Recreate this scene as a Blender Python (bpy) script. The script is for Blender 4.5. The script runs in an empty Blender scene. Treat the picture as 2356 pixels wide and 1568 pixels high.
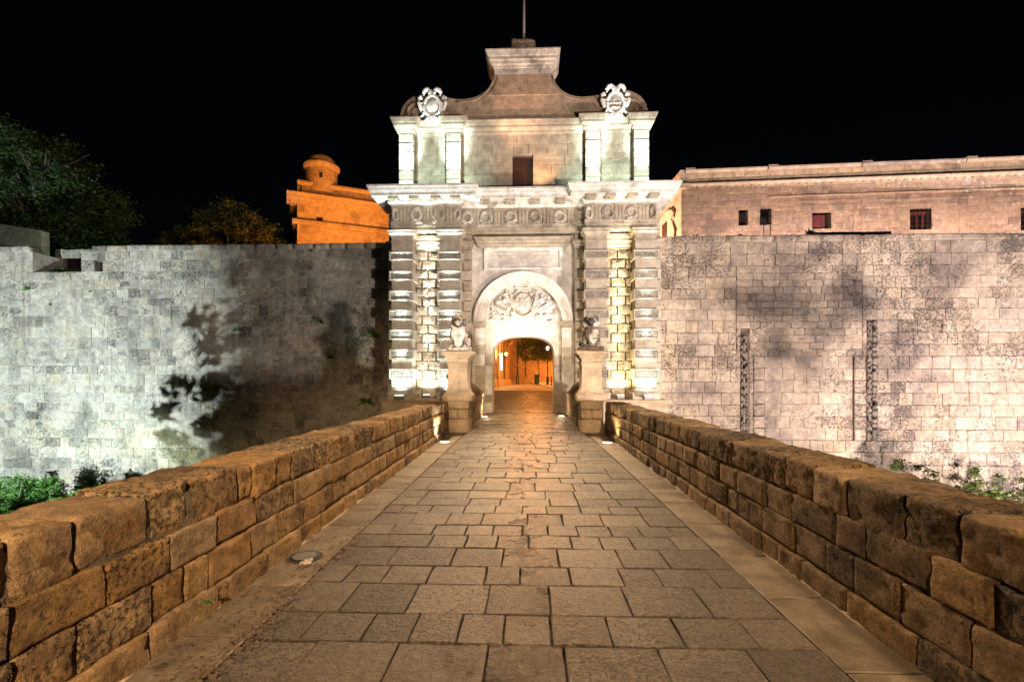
import bpy, bmesh, math, random
from mathutils import Vector, Matrix, noise
from mathutils.geometry import tessellate_polygon

R = math.radians
scene = bpy.context.scene
COL = scene.collection

# ---------------------------------------------------------------- camera
CAM = Vector((0.26, 0.0, 1.6))            # eye point on the bridge, metres
YAW = R(2.0)                              # turned slightly left of the bridge axis
cam_d = bpy.data.cameras.new('camera')
cam_d.sensor_width = 36.0
cam_d.lens = 36.0 * 1112 / 2356
cam_d.shift_y = 85 / 2356
cam_d.clip_start = 0.05
cam_d.clip_end = 3000
cam = bpy.data.objects.new('camera', cam_d)
COL.objects.link(cam)
cam.location = CAM
cam.rotation_euler = (R(90), 0, YAW)
scene.camera = cam

# ---------------------------------------------------------------- night sky, moon, exposure
world = bpy.data.worlds.new('World')
scene.world = world
world.use_nodes = True
wn = world.node_tree
for n in list(wn.nodes):
    wn.nodes.remove(n)
sky = wn.nodes.new('ShaderNodeTexSky')
sky.sky_type = 'NISHITA'
sky.sun_disc = False
sky.sun_elevation = R(25)
sky.sun_rotation = R(200)
bg = wn.nodes.new('ShaderNodeBackground')
bg.inputs['Strength'].default_value = 0.00035
wo = wn.nodes.new('ShaderNodeOutputWorld')
wn.links.new(sky.outputs[0], bg.inputs['Color'])
wn.links.new(bg.outputs[0], wo.inputs['Surface'])

moon_d = bpy.data.lights.new('moon', 'SUN')
moon_d.energy = 0.006
moon_d.angle = R(0.5)
moon_d.color = (0.8, 0.88, 1.0)
moon = bpy.data.objects.new('moon', moon_d)
COL.objects.link(moon)
moon.rotation_euler = (R(55), 0, R(-20))

scene.view_settings.view_transform = 'Standard'
scene.view_settings.look = 'None'
scene.view_settings.exposure = 0.0
scene.view_settings.gamma = 1.0
scene.view_settings.use_curve_mapping = False
scene.render.film_transparent = False
scene.cycles.use_denoising = True
scene.cycles.max_bounces = 6
scene.cycles.diffuse_bounces = 4
scene.cycles.sample_clamp_indirect = 4.0
scene.cycles.caustics_reflective = False
scene.cycles.caustics_refractive = False


def spot(loc, target, color, power, size=60, blend=0.6, radius=0.15, parent=None, name='flood_beam'):
    d = bpy.data.lights.new(name, 'SPOT')
    d.energy = power
    d.color = color
    d.spot_size = R(size)
    d.spot_blend = blend
    d.shadow_soft_size = radius
    o = bpy.data.objects.new(name, d)
    COL.objects.link(o)
    o.location = loc
    v = Vector(target) - Vector(loc)
    o.rotation_euler = v.to_track_quat('-Z', 'Y').to_euler()
    if parent:
        o.parent = parent
        o.matrix_parent_inverse = Matrix.Translation(parent.location).inverted()
    return o


def point(loc, color, power, radius=0.15, parent=None, name='lamp_glow'):
    d = bpy.data.lights.new(name, 'POINT')
    d.energy = power
    d.color = color
    d.shadow_soft_size = radius
    o = bpy.data.objects.new(name, d)
    COL.objects.link(o)
    o.location = loc
    if parent:
        o.parent = parent
        o.matrix_parent_inverse = Matrix.Translation(parent.location).inverted()
    return o


COOL = (0.84, 1.0, 0.90)
WARM = (1.0, 0.78, 0.50)
PINK = (1.0, 0.86, 0.86)
SODIUM = (1.0, 0.36, 0.06)

# big floods standing in the ditch and on the bank beyond the frame
spot((-21.0, 10.5, -1.6), (-23.5, 22.5, 2.0), (0.80, 0.97, 1.0), 16500, 92, 0.55, 0.05)   # left ditch, through the growth
spot((9.0, 1.5, 0.6), (-4.0, 22.5, 5.0), (1.0, 0.86, 0.75), 12800, 72, 0.6, 0.28)         # right bank, over the bridge
spot((15.0, 8.0, -4.0), (14.5, 22.5, 3.0), (1.0, 0.80, 0.72), 21000, 130, 0.8, 0.20)      # right ditch
spot((25.0, 9.0, -4.0), (25.0, 22.5, 4.0), (1.0, 0.86, 0.92), 13500, 120, 0.8, 0.20)
# added warm spots behind the viewer to light the foreground, standing in for street lamps
spot((3.4, -12.0, 6.5), (0.1, 4.2, 0.0), (1.0, 0.66, 0.37), 20500, 44, 1.0, 0.25)
spot((-3.6, -13.0, 6.5), (0.5, 4.2, 0.0), (1.0, 0.66, 0.38), 6800, 44, 1.0, 0.25)
# added unseen spot above the gate cornice to brighten the bridge paving
spot((0.0, 20.1, 9.9), (0.2, 8.0, 0.0), (1.0, 0.67, 0.38), 17500, 56, 0.9, 0.12)


# ---------------------------------------------------------------- materials
def new_mat(name):
    m = bpy.data.materials.new(name)
    m.use_nodes = True
    nt = m.node_tree
    for n in list(nt.nodes):
        nt.nodes.remove(n)
    out = nt.nodes.new('ShaderNodeOutputMaterial')
    b = nt.nodes.new('ShaderNodeBsdfPrincipled')
    nt.links.new(b.outputs[0], out.inputs['Surface'])
    return m, nt, b


def math_node(nt, op, a, b=None, clamp=False):
    n = nt.nodes.new('ShaderNodeMath')
    n.operation = op
    n.use_clamp = clamp
    for i, v in enumerate((a, b)):
        if v is None:
            continue
        if isinstance(v, (int, float)):
            n.inputs[i].default_value = v
        else:
            nt.links.new(v, n.inputs[i])
    return n.outputs[0]


def mapr(nt, v, lo, hi, a=0.0, b=1.0):
    n = nt.nodes.new('ShaderNodeMapRange')
    n.inputs['From Min'].default_value = lo
    n.inputs['From Max'].default_value = hi
    n.inputs['To Min'].default_value = a
    n.inputs['To Max'].default_value = b
    nt.links.new(v, n.inputs['Value'])
    return n.outputs[0]


def mixc(nt, fac, a, b, blend='MIX'):
    n = nt.nodes.new('ShaderNodeMix')
    n.data_type = 'RGBA'
    n.blend_type = blend
    for sock, v in ((n.inputs[0], fac), (n.inputs[6], a), (n.inputs[7], b)):
        if isinstance(v, (int, float)):
            sock.default_value = v
        elif isinstance(v, tuple):
            sock.default_value = (*v, 1) if len(v) == 3 else v
        else:
            nt.links.new(v, sock)
    return n.outputs[2]


def tex_noise(nt, vec, scale, detail=4, rough=0.55, dist=0.0):
    n = nt.nodes.new('ShaderNodeTexNoise')
    n.inputs['Scale'].default_value = scale
    n.inputs['Detail'].default_value = detail
    n.inputs['Roughness'].default_value = rough
    n.inputs['Distortion'].default_value = dist
    nt.links.new(vec, n.inputs['Vector'])
    return n.outputs['Fac']


def ramp(nt, v, cols):
    n = nt.nodes.new('ShaderNodeValToRGB')
    e = n.color_ramp.elements
    while len(e) < len(cols):
        e.new(0.5)
    for i, c in enumerate(cols):
        e[i].position = i / max(1, len(cols) - 1)
        e[i].color = (*c, 1)
    nt.links.new(v, n.inputs[0])
    return n.outputs[0]


def stone_mat(name, cols, stain=(0.07, 0.065, 0.06), stain_amt=0.6, stain_lo=0.5, stain_hi=0.72,
              stain_scale=0.5, streak=0.0, pit=0.5, pit_scale=9.0, pit_lo=0.56, bump=0.35, grain=0.35,
              rough=0.85, moss=None, worm=0.0, spec=0.25, offset=True, fleck=0.0, pit_var=0.35, bdist=0.03, gscale=26.0, mott=0.0, mscale=8.0, pit_soft=0.06, pit_rnd=0.10, sheen=0.0, stain_rnd=0.16):
    m, nt, b = new_mat(name)
    geo = nt.nodes.new('ShaderNodeNewGeometry')
    P = geo.outputs['Position']
    oi = nt.nodes.new('ShaderNodeObjectInfo')
    at = nt.nodes.new('ShaderNodeAttribute')
    at.attribute_name = 'tint'
    rnd = math_node(nt, 'FRACT', math_node(nt, 'ADD', oi.outputs['Random'], at.outputs['Fac']))
    rnd2 = math_node(nt, 'FRACT', math_node(nt, 'MULTIPLY', rnd, 7.31))
    if offset:
        va = nt.nodes.new('ShaderNodeVectorMath')
        va.operation = 'ADD'
        cx = nt.nodes.new('ShaderNodeCombineXYZ')
        off = math_node(nt, 'MULTIPLY', rnd, 53.0)
        for i in range(3):
            nt.links.new(off, cx.inputs[i])
        nt.links.new(P, va.inputs[0])
        nt.links.new(cx.outputs[0], va.inputs[1])
        Q = va.outputs[0]
    else:
        Q = P
    col = ramp(nt, rnd, cols)
    # broad blotches inside the stone
    n1 = tex_noise(nt, Q, 3.2, 4, 0.6)
    col = mixc(nt, 1.0, col, mixc(nt, mapr(nt, n1, 0.3, 0.7), (0.72, 0.70, 0.68), (1.18, 1.16, 1.12)), 'MULTIPLY')
    if moss:
        n5 = tex_noise(nt, P, 1.7, 5, 0.65)
        col = mixc(nt, math_node(nt, 'MULTIPLY', mapr(nt, n5, 0.52, 0.66), moss[1], True), col, moss[0])
    # weather stains that run over several stones
    if stain_amt > 0:
        n2 = tex_noise(nt, P, stain_scale, 6, 0.62, 0.4)
        sh = math_node(nt, 'MULTIPLY', math_node(nt, 'SUBTRACT', rnd2, 0.5), stain_rnd)
        n2 = math_node(nt, 'ADD', n2, sh)
        k = math_node(nt, 'MULTIPLY', mapr(nt, n2, stain_lo, stain_hi), stain_amt, True)
        col = mixc(nt, k, col, stain)
    if streak > 0:
        mp = nt.nodes.new('ShaderNodeMapping')
        mp.inputs['Scale'].default_value = (1.6, 1.6, 0.13)
        nt.links.new(P, mp.inputs['Vector'])
        n3 = tex_noise(nt, mp.outputs[0], 1.0, 5, 0.6)
        k = math_node(nt, 'MULTIPLY', mapr(nt, n3, 0.55, 0.72), streak, True)
        col = mixc(nt, k, col, stain)
    if mott > 0:
        n6 = tex_noise(nt, Q, mscale, 7, 0.72)
        col = mixc(nt, mott, col, mixc(nt, mapr(nt, n6, 0.32, 0.68), (0.34, 0.30, 0.26), (1.5, 1.45, 1.35)), 'MULTIPLY')
    # fine grain
    n4 = tex_noise(nt, Q, gscale, 3, 0.7)
    col = mixc(nt, grain, col, mixc(nt, mapr(nt, n4, 0.3, 0.7), (0.45, 0.43, 0.40), (1.4, 1.4, 1.4)), 'MULTIPLY')
    if fleck > 0:
        vo = nt.nodes.new('ShaderNodeTexVoronoi')
        vo.inputs['Scale'].default_value = 3.2
        nt.links.new(P, vo.inputs['Vector'])
        k = math_node(nt, 'MULTIPLY', mapr(nt, vo.outputs['Distance'], 0.30, 0.18), fleck, True)
        k = math_node(nt, 'MULTIPLY', k, mapr(nt, tex_noise(nt, P, 0.7, 3), 0.48, 0.6), True)
        col = mixc(nt, k, col, (0.62, 0.58, 0.52))
    h = math_node(nt, 'MULTIPLY', n4, 0.35)
    if mott > 0:
        h = math_node(nt, 'ADD', h, math_node(nt, 'MULTIPLY', n6, 0.9))
    h = math_node(nt, 'ADD', h, math_node(nt, 'MULTIPLY', n1, 0.5))
    if pit > 0:
        pn = tex_noise(nt, Q, pit_scale, 3, 0.6, 0.3)
        big = tex_noise(nt, P, 0.42, 3, 0.5)
        lo = math_node(nt, 'ADD', pn, math_node(nt, 'MULTIPLY', math_node(nt, 'SUBTRACT', big, 0.5), pit_var))
        lo = math_node(nt, 'ADD', lo, math_node(nt, 'MULTIPLY', math_node(nt, 'SUBTRACT', rnd2, 0.5), pit_rnd))
        pm = mapr(nt, lo, pit_lo, pit_lo + pit_soft)
        col = mixc(nt, math_node(nt, 'MULTIPLY', pm, pit, True), col, (0.030, 0.026, 0.022))
        h = math_node(nt, 'SUBTRACT', h, math_node(nt, 'MULTIPLY', pm, 1.2))
    if worm > 0:
        wv = tex_noise(nt, Q, 4.5, 1.5, 0.4, 0.6)
        w = math_node(nt, 'SINE', math_node(nt, 'MULTIPLY', wv, 62.0))
        wm = mapr(nt, w, -0.5, 0.4)
        h = math_node(nt, 'ADD', h, math_node(nt, 'MULTIPLY', wm, worm))
        col = mixc(nt, 0.55, col, mixc(nt, wm, (0.55, 0.52, 0.50), (1.1, 1.1, 1.1)), 'MULTIPLY')
    nt.links.new(col, b.inputs['Base Color'])
    b.inputs['Roughness'].default_value = rough
    if sheen > 0:
        nt.links.new(mapr(nt, n1, 0.3, 0.7, rough - sheen, rough + sheen), b.inputs['Roughness'])
    b.inputs['Specular IOR Level'].default_value = spec
    bp = nt.nodes.new('ShaderNodeBump')
    bp.inputs['Strength'].default_value = bump
    bp.inputs['Distance'].default_value = bdist
    nt.links.new(h, bp.inputs['Height'])
    nt.links.new(bp.outputs[0], b.inputs['Normal'])
    return m


def plain_mat(name, col, rough=0.6, metal=0.0, bump=0.0, bscale=30.0, var=0.25):
    m, nt, b = new_mat(name)
    geo = nt.nodes.new('ShaderNodeNewGeometry')
    n = tex_noise(nt, geo.outputs['Position'], bscale, 4, 0.6)
    c = mixc(nt, mapr(nt, n, 0.3, 0.7), tuple(x * (1 - var) for x in col), tuple(min(1, x * (1 + var)) for x in col))
    nt.links.new(c, b.inputs['Base Color'])
    b.inputs['Roughness'].default_value = rough
    b.inputs['Metallic'].default_value = metal
    if bump:
        bp = nt.nodes.new('ShaderNodeBump')
        bp.inputs['Strength'].default_value = bump
        bp.inputs['Distance'].default_value = 0.02
        nt.links.new(n, bp.inputs['Height'])
        nt.links.new(bp.outputs[0], b.inputs['Normal'])
    return m


def glow_mat(name, col, strength):
    m, nt, b = new_mat(name)
    b.inputs['Base Color'].default_value = (*col, 1)
    b.inputs['Emission Color'].default_value = (*col, 1)
    b.inputs['Emission Strength'].default_value = strength
    return m


def leaf_mat(name, a, b_, hue=None):
    m, nt, b = new_mat(name)
    oi = nt.nodes.new('ShaderNodeNewGeometry')
    n = tex_noise(nt, oi.outputs['Position'], 2.3, 3)
    c = mixc(nt, mapr(nt, n, 0.35, 0.65), a, b_)
    at = nt.nodes.new('ShaderNodeAttribute')
    at.attribute_name = 'tint'
    c = mixc(nt, 1.0, c, mixc(nt, at.outputs['Fac'], (0.55, 0.6, 0.5), (1.35, 1.3, 1.2)), 'MULTIPLY')
    nt.links.new(c, b.inputs['Base Color'])
    b.inputs['Roughness'].default_value = 0.55
    b.inputs['Specular IOR Level'].default_value = 0.3
    tr = nt.nodes.new('ShaderNodeBsdfTranslucent')
    nt.links.new(c, tr.inputs['Color'])
    mx = nt.nodes.new('ShaderNodeMixShader')
    mx.inputs[0].default_value = 0.25
    nt.links.new(b.outputs[0], mx.inputs[1])
    nt.links.new(tr.outputs[0], mx.inputs[2])
    nt.links.new(mx.outputs[0], nt.nodes['Material Output'].inputs['Surface'])
    return m


LIME = [(0.46, 0.37, 0.26), (0.52, 0.43, 0.31), (0.42, 0.345, 0.25), (0.56, 0.47, 0.35)]
M = {}
M['left_wall'] = stone_mat('left_wall_limestone', [(0.40, 0.375, 0.325), (0.46, 0.43, 0.37), (0.36, 0.34, 0.30), (0.44, 0.385, 0.31), (0.48, 0.455, 0.40), (0.39, 0.375, 0.345)],
                           stain=(0.11, 0.105, 0.10), stain_amt=0.8, stain_lo=0.46, stain_hi=0.70, streak=0.6, mott=0.35, mscale=5.0, pit=0.55, pit_soft=0.14, pit_scale=15.0, pit_lo=0.59, pit_var=0.6, bump=0.9, bdist=0.05)
M['right_wall'] = stone_mat('right_wall_limestone', [(0.52, 0.44, 0.35), (0.57, 0.49, 0.40), (0.47, 0.41, 0.35), (0.55, 0.455, 0.34), (0.59, 0.52, 0.44), (0.51, 0.42, 0.33)],
                            stain=(0.14, 0.115, 0.11), stain_amt=0.95, stain_lo=0.45, stain_hi=0.70, stain_rnd=0.07, stain_scale=0.32, streak=0.45, mott=0.35, mscale=5.0, pit=0.5, pit_soft=0.16, pit_scale=12.0, pit_lo=0.61, pit_var=0.75, bump=0.9, bdist=0.05)
M['mortar'] = stone_mat('weathered_mortar', [(0.15, 0.12, 0.09), (0.19, 0.155, 0.115)], pit=0.4, bump=0.5)
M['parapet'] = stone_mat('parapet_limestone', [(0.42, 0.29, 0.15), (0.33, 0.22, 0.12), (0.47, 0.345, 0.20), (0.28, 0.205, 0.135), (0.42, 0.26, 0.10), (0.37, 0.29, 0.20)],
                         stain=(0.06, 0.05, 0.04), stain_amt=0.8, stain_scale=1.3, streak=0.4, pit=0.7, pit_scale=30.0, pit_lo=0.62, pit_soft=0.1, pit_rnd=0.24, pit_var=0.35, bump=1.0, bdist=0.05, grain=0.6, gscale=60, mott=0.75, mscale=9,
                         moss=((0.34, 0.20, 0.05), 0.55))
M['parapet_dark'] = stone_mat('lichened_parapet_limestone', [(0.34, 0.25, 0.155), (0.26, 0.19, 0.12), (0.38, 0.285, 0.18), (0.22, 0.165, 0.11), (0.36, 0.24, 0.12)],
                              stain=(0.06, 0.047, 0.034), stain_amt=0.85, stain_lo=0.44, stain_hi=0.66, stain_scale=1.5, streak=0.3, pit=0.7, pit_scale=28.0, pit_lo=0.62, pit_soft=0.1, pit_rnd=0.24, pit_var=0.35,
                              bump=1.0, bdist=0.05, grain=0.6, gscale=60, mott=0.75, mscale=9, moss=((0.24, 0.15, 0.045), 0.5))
M['gate'] = stone_mat('gate_limestone', [(0.47, 0.425, 0.355), (0.51, 0.46, 0.385), (0.44, 0.39, 0.32)], stain=(0.15, 0.12, 0.095), stain_amt=0.55,
                      stain_lo=0.55, stain_hi=0.75, streak=0.18, pit=0.25, pit_scale=12, pit_lo=0.66, bump=0.3, grain=0.25, mott=0.22, mscale=4.5, offset=False)
M['gate_rough'] = stone_mat('rock_faced_gate_limestone', [(0.48, 0.42, 0.33), (0.54, 0.475, 0.385), (0.44, 0.38, 0.30)], stain=(0.15, 0.12, 0.09), stain_amt=0.4, pit=0.45,
                            pit_scale=9, pit_lo=0.60, bump=0.8, grain=0.25, worm=0.0)
M['vermic'] = stone_mat('vermiculated_limestone', [(0.44, 0.41, 0.35), (0.48, 0.44, 0.375)], stain_amt=0.2, pit=0.0, bump=1.0, grain=0.2, worm=1.6)
M['cornice'] = stone_mat('cornice_limestone', [(0.47, 0.43, 0.365)], stain=(0.08, 0.07, 0.06), stain_amt=0.75, stain_lo=0.52, stain_hi=0.70, stain_scale=1.6,
                         streak=0.35, pit=0.3, pit_lo=0.64, bump=0.25, grain=0.25, offset=False)
M['crest'] = stone_mat('crest_limestone', [(0.40, 0.30, 0.22), (0.44, 0.33, 0.245)], stain=(0.15, 0.10, 0.075), stain_amt=0.75, mott=0.35, mscale=3.5, stain_scale=1.0, pit=0.4,
                       pit_lo=0.62, bump=0.4, grain=0.3)
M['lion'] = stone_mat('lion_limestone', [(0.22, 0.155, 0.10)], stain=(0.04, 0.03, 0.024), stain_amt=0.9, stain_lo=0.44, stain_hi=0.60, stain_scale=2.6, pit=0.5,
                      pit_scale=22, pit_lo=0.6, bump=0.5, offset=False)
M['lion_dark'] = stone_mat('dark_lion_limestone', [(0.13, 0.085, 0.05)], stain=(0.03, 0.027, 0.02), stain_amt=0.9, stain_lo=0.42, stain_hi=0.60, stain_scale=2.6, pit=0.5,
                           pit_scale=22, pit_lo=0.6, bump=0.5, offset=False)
M['carved'] = stone_mat('carved_limestone', [(0.50, 0.44, 0.355)], stain=(0.13, 0.10, 0.075), stain_amt=0.5, stain_scale=2.0, pit=0.2, pit_lo=0.66, bump=0.25, grain=0.2, offset=False)
M['pedestal'] = stone_mat('pedestal_limestone', [(0.46, 0.37, 0.27), (0.50, 0.41, 0.30), (0.43, 0.34, 0.25)], stain=(0.16, 0.11, 0.08), stain_amt=0.55, stain_scale=1.5,
                          pit=0.35, pit_lo=0.63, pit_scale=14, bump=0.35)
M['marble'] = stone_mat('pale_marble', [(0.62, 0.58, 0.54)], stain=(0.4, 0.36, 0.32), stain_amt=0.4, pit=0.0, bump=0.05, grain=0.08, rough=0.5)
M['letters'] = plain_mat('faded_red_lettering', (0.40, 0.29, 0.22), 0.8)
M['paving'] = stone_mat('worn_paving_stone', [(0.078, 0.063, 0.045), (0.103, 0.084, 0.062), (0.06, 0.048, 0.035), (0.092, 0.074, 0.053), (0.125, 0.104, 0.078), (0.084, 0.073, 0.058)],
                        stain=(0.035, 0.027, 0.02), stain_amt=0.55, stain_scale=1.1, pit=0.8, pit_scale=42.0, pit_lo=0.545, pit_soft=0.09, bump=0.8, grain=1.0, gscale=70, mott=0.9, mscale=16, rough=0.46, sheen=0.10, spec=0.5)
M['strip'] = stone_mat('smooth_edge_slab_stone', [(0.14, 0.118, 0.088), (0.17, 0.145, 0.11), (0.11, 0.092, 0.069), (0.15, 0.125, 0.09)], stain=(0.17, 0.13, 0.09), stain_amt=0.5, stain_scale=1.4,
                       pit=0.3, pit_scale=30, pit_lo=0.64, bump=0.2, grain=0.35, gscale=50, mott=0.5, mscale=5, rough=0.46, sheen=0.1, spec=0.5)
# foot traffic has polished the middle of the roadway
_nt = M['paving'].node_tree
_b = next(n for n in _nt.nodes if n.type == 'BSDF_PRINCIPLED')
_g = next(n for n in _nt.nodes if n.type == 'NEW_GEOMETRY')
_sx = _nt.nodes.new('ShaderNodeSeparateXYZ')
_nt.links.new(_g.outputs['Position'], _sx.inputs[0])
_d = math_node(_nt, 'ABSOLUTE', math_node(_nt, 'SUBTRACT', _sx.outputs[0], 0.2))
_wear = mapr(_nt, math_node(_nt, 'ADD', _d, math_node(_nt, 'MULTIPLY', tex_noise(_nt, _g.outputs['Position'], 2.2, 5), 1.1)), 0.55, 2.0, -0.15, 0.15)
_old = _b.inputs['Roughness'].links[0].from_socket
_nt.links.new(math_node(_nt, 'ADD', _old, _wear, True), _b.inputs['Roughness'])
M['joint'] = plain_mat('dark_earth_joint', (0.032, 0.025, 0.018), 0.95, 0, 0.5, 60)
M['palace'] = stone_mat('palace_limestone', [(0.46, 0.37, 0.29), (0.52, 0.43, 0.335), (0.41, 0.335, 0.27), (0.50, 0.41, 0.29), (0.44, 0.38, 0.33)], stain=(0.17, 0.145, 0.135), stain_amt=0.6,
                        stain_lo=0.52, stain_hi=0.66, stain_scale=0.8, streak=0.3, pit=0.35, pit_lo=0.62, bump=0.3, fleck=0.8)
M['bastion'] = stone_mat('bastion_limestone', [(0.46, 0.36, 0.24), (0.52, 0.41, 0.28), (0.42, 0.33, 0.22)], stain=(0.12, 0.09, 0.06), stain_amt=0.55, stain_scale=0.9,
                         pit=0.5, pit_lo=0.62, bump=0.4)
M['town'] = stone_mat('town_house_limestone', [(0.44, 0.34, 0.22), (0.50, 0.39, 0.26)], stain=(0.16, 0.11, 0.07), stain_amt=0.4, pit=0.0, bump=0.15, offset=False)
M['ditch'] = plain_mat('ditch_soil', (0.045, 0.05, 0.025), 0.95, 0, 0.6, 3)
M['street'] = stone_mat('street_paving', [(0.12, 0.092, 0.062)], stain=(0.06, 0.045, 0.03), stain_amt=0.4, pit=0.3, pit_scale=20, bump=0.2, rough=0.55, offset=False)
M['dark_metal'] = plain_mat('black_painted_iron', (0.018, 0.017, 0.016), 0.5, 0.4)
M['bin_green'] = plain_mat('dark_green_plastic', (0.012, 0.05, 0.03), 0.5)
M['galv'] = plain_mat('grey_lamp_housing', (0.22, 0.22, 0.22), 0.5, 0.3)
M['wood_dark'] = plain_mat('dark_brown_door', (0.040, 0.016, 0.010), 0.6, 0, 0.3, 40)
M['shutter_red'] = plain_mat('dull_red_shutter', (0.17, 0.045, 0.05), 0.6)
M['dark_in'] = plain_mat('dark_interior', (0.01, 0.009, 0.008), 0.9)
M['pole'] = plain_mat('pale_pole_paint', (0.33, 0.26, 0.22), 0.6)
M['bark'] = plain_mat('grey_brown_bark', (0.16, 0.135, 0.11), 0.9, 0, 0.7, 12)
M['leaf_dark'] = leaf_mat('dark_evergreen_leaf', (0.03, 0.065, 0.018), (0.065, 0.10, 0.03))
M['leaf_olive'] = leaf_mat('olive_leaf', (0.07, 0.09, 0.03), (0.11, 0.12, 0.04))
M['leaf_shrub'] = leaf_mat('bright_shrub_leaf', (0.045, 0.14, 0.028), (0.10, 0.19, 0.04))
M['leaf_right'] = leaf_mat('shrub_leaf', (0.06, 0.10, 0.022), (0.11, 0.14, 0.035))
M['dry_leaf'] = plain_mat('dry_leaf', (0.10, 0.06, 0.03), 0.8)
M['paper'] = plain_mat('crumpled_paper', (0.34, 0.30, 0.26), 0.8)
M['glow_warm'] = glow_mat('lit_lamp_glass_warm', (1.0, 0.82, 0.55), 9.0)
M['red_rubble'] = stone_mat('dark_red_rubble', [(0.045, 0.016, 0.011)], stain_amt=0.3, pit=0.3)
M['glow_cool'] = glow_mat('lit_lamp_glass_cool', (0.88, 1.0, 0.93), 9.0)
M['glow_sodium'] = glow_mat('lit_globe_glass', (1.0, 0.62, 0.22), 9.0)


# ---------------------------------------------------------------- geometry helpers
def tag(o, label=None, cat=None, group=None, kind=None):
    if label:
        o['label'] = label
    if cat:
        o['category'] = cat
    if group:
        o['group'] = group
    if kind:
        o['kind'] = kind
    return o


def empty(name, loc=(0, 0, 0)):
    o = bpy.data.objects.new(name, None)
    COL.objects.link(o)
    o.location = loc
    o.empty_display_size = 0.2
    return o


def put(name, verts, faces, mat, parent=None, smooth=False, origin=None, tint=None):
    """one mesh object, vertices given in world metres"""
    if origin is None:
        xs = [v[0] for v in verts]
        ys = [v[1] for v in verts]
        zs = [v[2] for v in verts]
        origin = Vector(((min(xs) + max(xs)) / 2, (min(ys) + max(ys)) / 2, (min(zs) + max(zs)) / 2))
    origin = Vector(origin)
    me = bpy.data.meshes.new(name)
    me.from_pydata([(v[0] - origin[0], v[1] - origin[1], v[2] - origin[2]) for v in verts], [], faces)
    if tint is not None:
        a = me.attributes.new('tint', 'FLOAT', 'POINT')
        a.data.foreach_set('value', tint)
    if smooth:
        me.polygons.foreach_set('use_smooth', [True] * len(me.polygons))
    me.materials.append(mat if not isinstance(mat, str) else M[mat])
    o = bpy.data.objects.new(name, me)
    COL.objects.link(o)
    place(o, origin, parent)
    return o


def place(o, origin, parent):
    o.location = origin
    if parent:
        w = Vector(parent.location)
        p = parent.parent
        while p:
            w += p.location
            p = p.parent
        o.parent = parent
        o.location = Vector(origin) - w


def wpos(o):
    w = Vector(o.location)
    p = o.parent
    while p:
        w += p.location
        p = p.parent
    return w


class MB:
    def __init__(s):
        s.v = []
        s.f = []

    def add(s, vs, fs):
        n = len(s.v)
        s.v += [tuple(v) for v in vs]
        s.f += [tuple(i + n for i in f) for f in fs]
        return s

    def box(s, x0, x1, y0, y1, z0, z1):
        return s.add([(x0, y0, z0), (x1, y0, z0), (x1, y1, z0), (x0, y1, z0), (x0, y0, z1), (x1, y0, z1), (x1, y1, z1), (x0, y1, z1)],
                     [(0, 3, 2, 1), (4, 5, 6, 7), (0, 1, 5, 4), (1, 2, 6, 5), (2, 3, 7, 6), (3, 0, 4, 7)])

    def bbox(s, x0, x1, y0, y1, z0, z1, c=0.02):
        """box with chamfered edges: three crossing slabs hull"""
        vs = []
        for sx in (0, 1):
            for sy in (0, 1):
                for sz in (0, 1):
                    X, Y, Z = (x0, x1)[sx], (y0, y1)[sy], (z0, z1)[sz]
                    ix, iy, iz = (c, -c)[sx], (c, -c)[sy], (c, -c)[sz]
                    vs += [(X, Y + iy, Z + iz), (X + ix, Y, Z + iz), (X + ix, Y + iy, Z)]
        bm = bmesh.new()
        bv = [bm.verts.new(v) for v in vs]
        r = bmesh.ops.convex_hull(bm, input=bv)
        bm.verts.index_update()
        s.add([v.co[:] for v in bm.verts], [tuple(v.index for v in f.verts) for f in bm.faces])
        bm.free()
        return s

    def tube(s, pts, rads, n=8, cap=True):
        pts = [Vector(p) for p in pts]
        rings = []
        up = Vector((0, 0, 1))
        for i, p in enumerate(pts):
            d = (pts[min(i + 1, len(pts) - 1)] - pts[max(i - 1, 0)]).normalized()
            a = d.cross(up)
            if a.length < 1e-3:
                a = d.cross(Vector((1, 0, 0)))
            a.normalize()
            b = d.cross(a)
            r = rads[i] if isinstance(rads, (list, tuple)) else rads
            rings.append([p + (a * math.cos(t) + b * math.sin(t)) * r for t in (2 * math.pi * k / n for k in range(n))])
        vs = [v for rg in rings for v in rg]
        fs = []
        for i in range(len(rings) - 1):
            for k in range(n):
                fs.append((i * n + k, i * n + (k + 1) % n, (i + 1) * n + (k + 1) % n, (i + 1) * n + k))
        if cap:
            fs.append(tuple(range(n))[::-1])
            fs.append(tuple((len(rings) - 1) * n + k for k in range(n)))
        return s.add(vs, fs)

    def lathe(s, prof, c=(0, 0, 0), n=24, sq=False):
        vs = []
        for (r, z) in prof:
            for k in range(n):
                t = 2 * math.pi * (k + (0.5 if sq else 0)) / n
                q = r * (math.sqrt(2) if sq else 1)
                vs.append((c[0] + q * math.cos(t), c[1] + q * math.sin(t), c[2] + z))
        fs = []
        for i in range(len(prof) - 1):
            for k in range(n):
                fs.append((i * n + k, i * n + (k + 1) % n, (i + 1) * n + (k + 1) % n, (i + 1) * n + k))
        fs.append(tuple(range(n))[::-1])
        fs.append(tuple((len(prof) - 1) * n + k for k in range(n)))
        return s.add(vs, fs)

    def build(s, name, mat, parent=None, smooth=False, origin=None):
        return put(name, s.v, s.f, mat, parent, smooth, origin)


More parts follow.
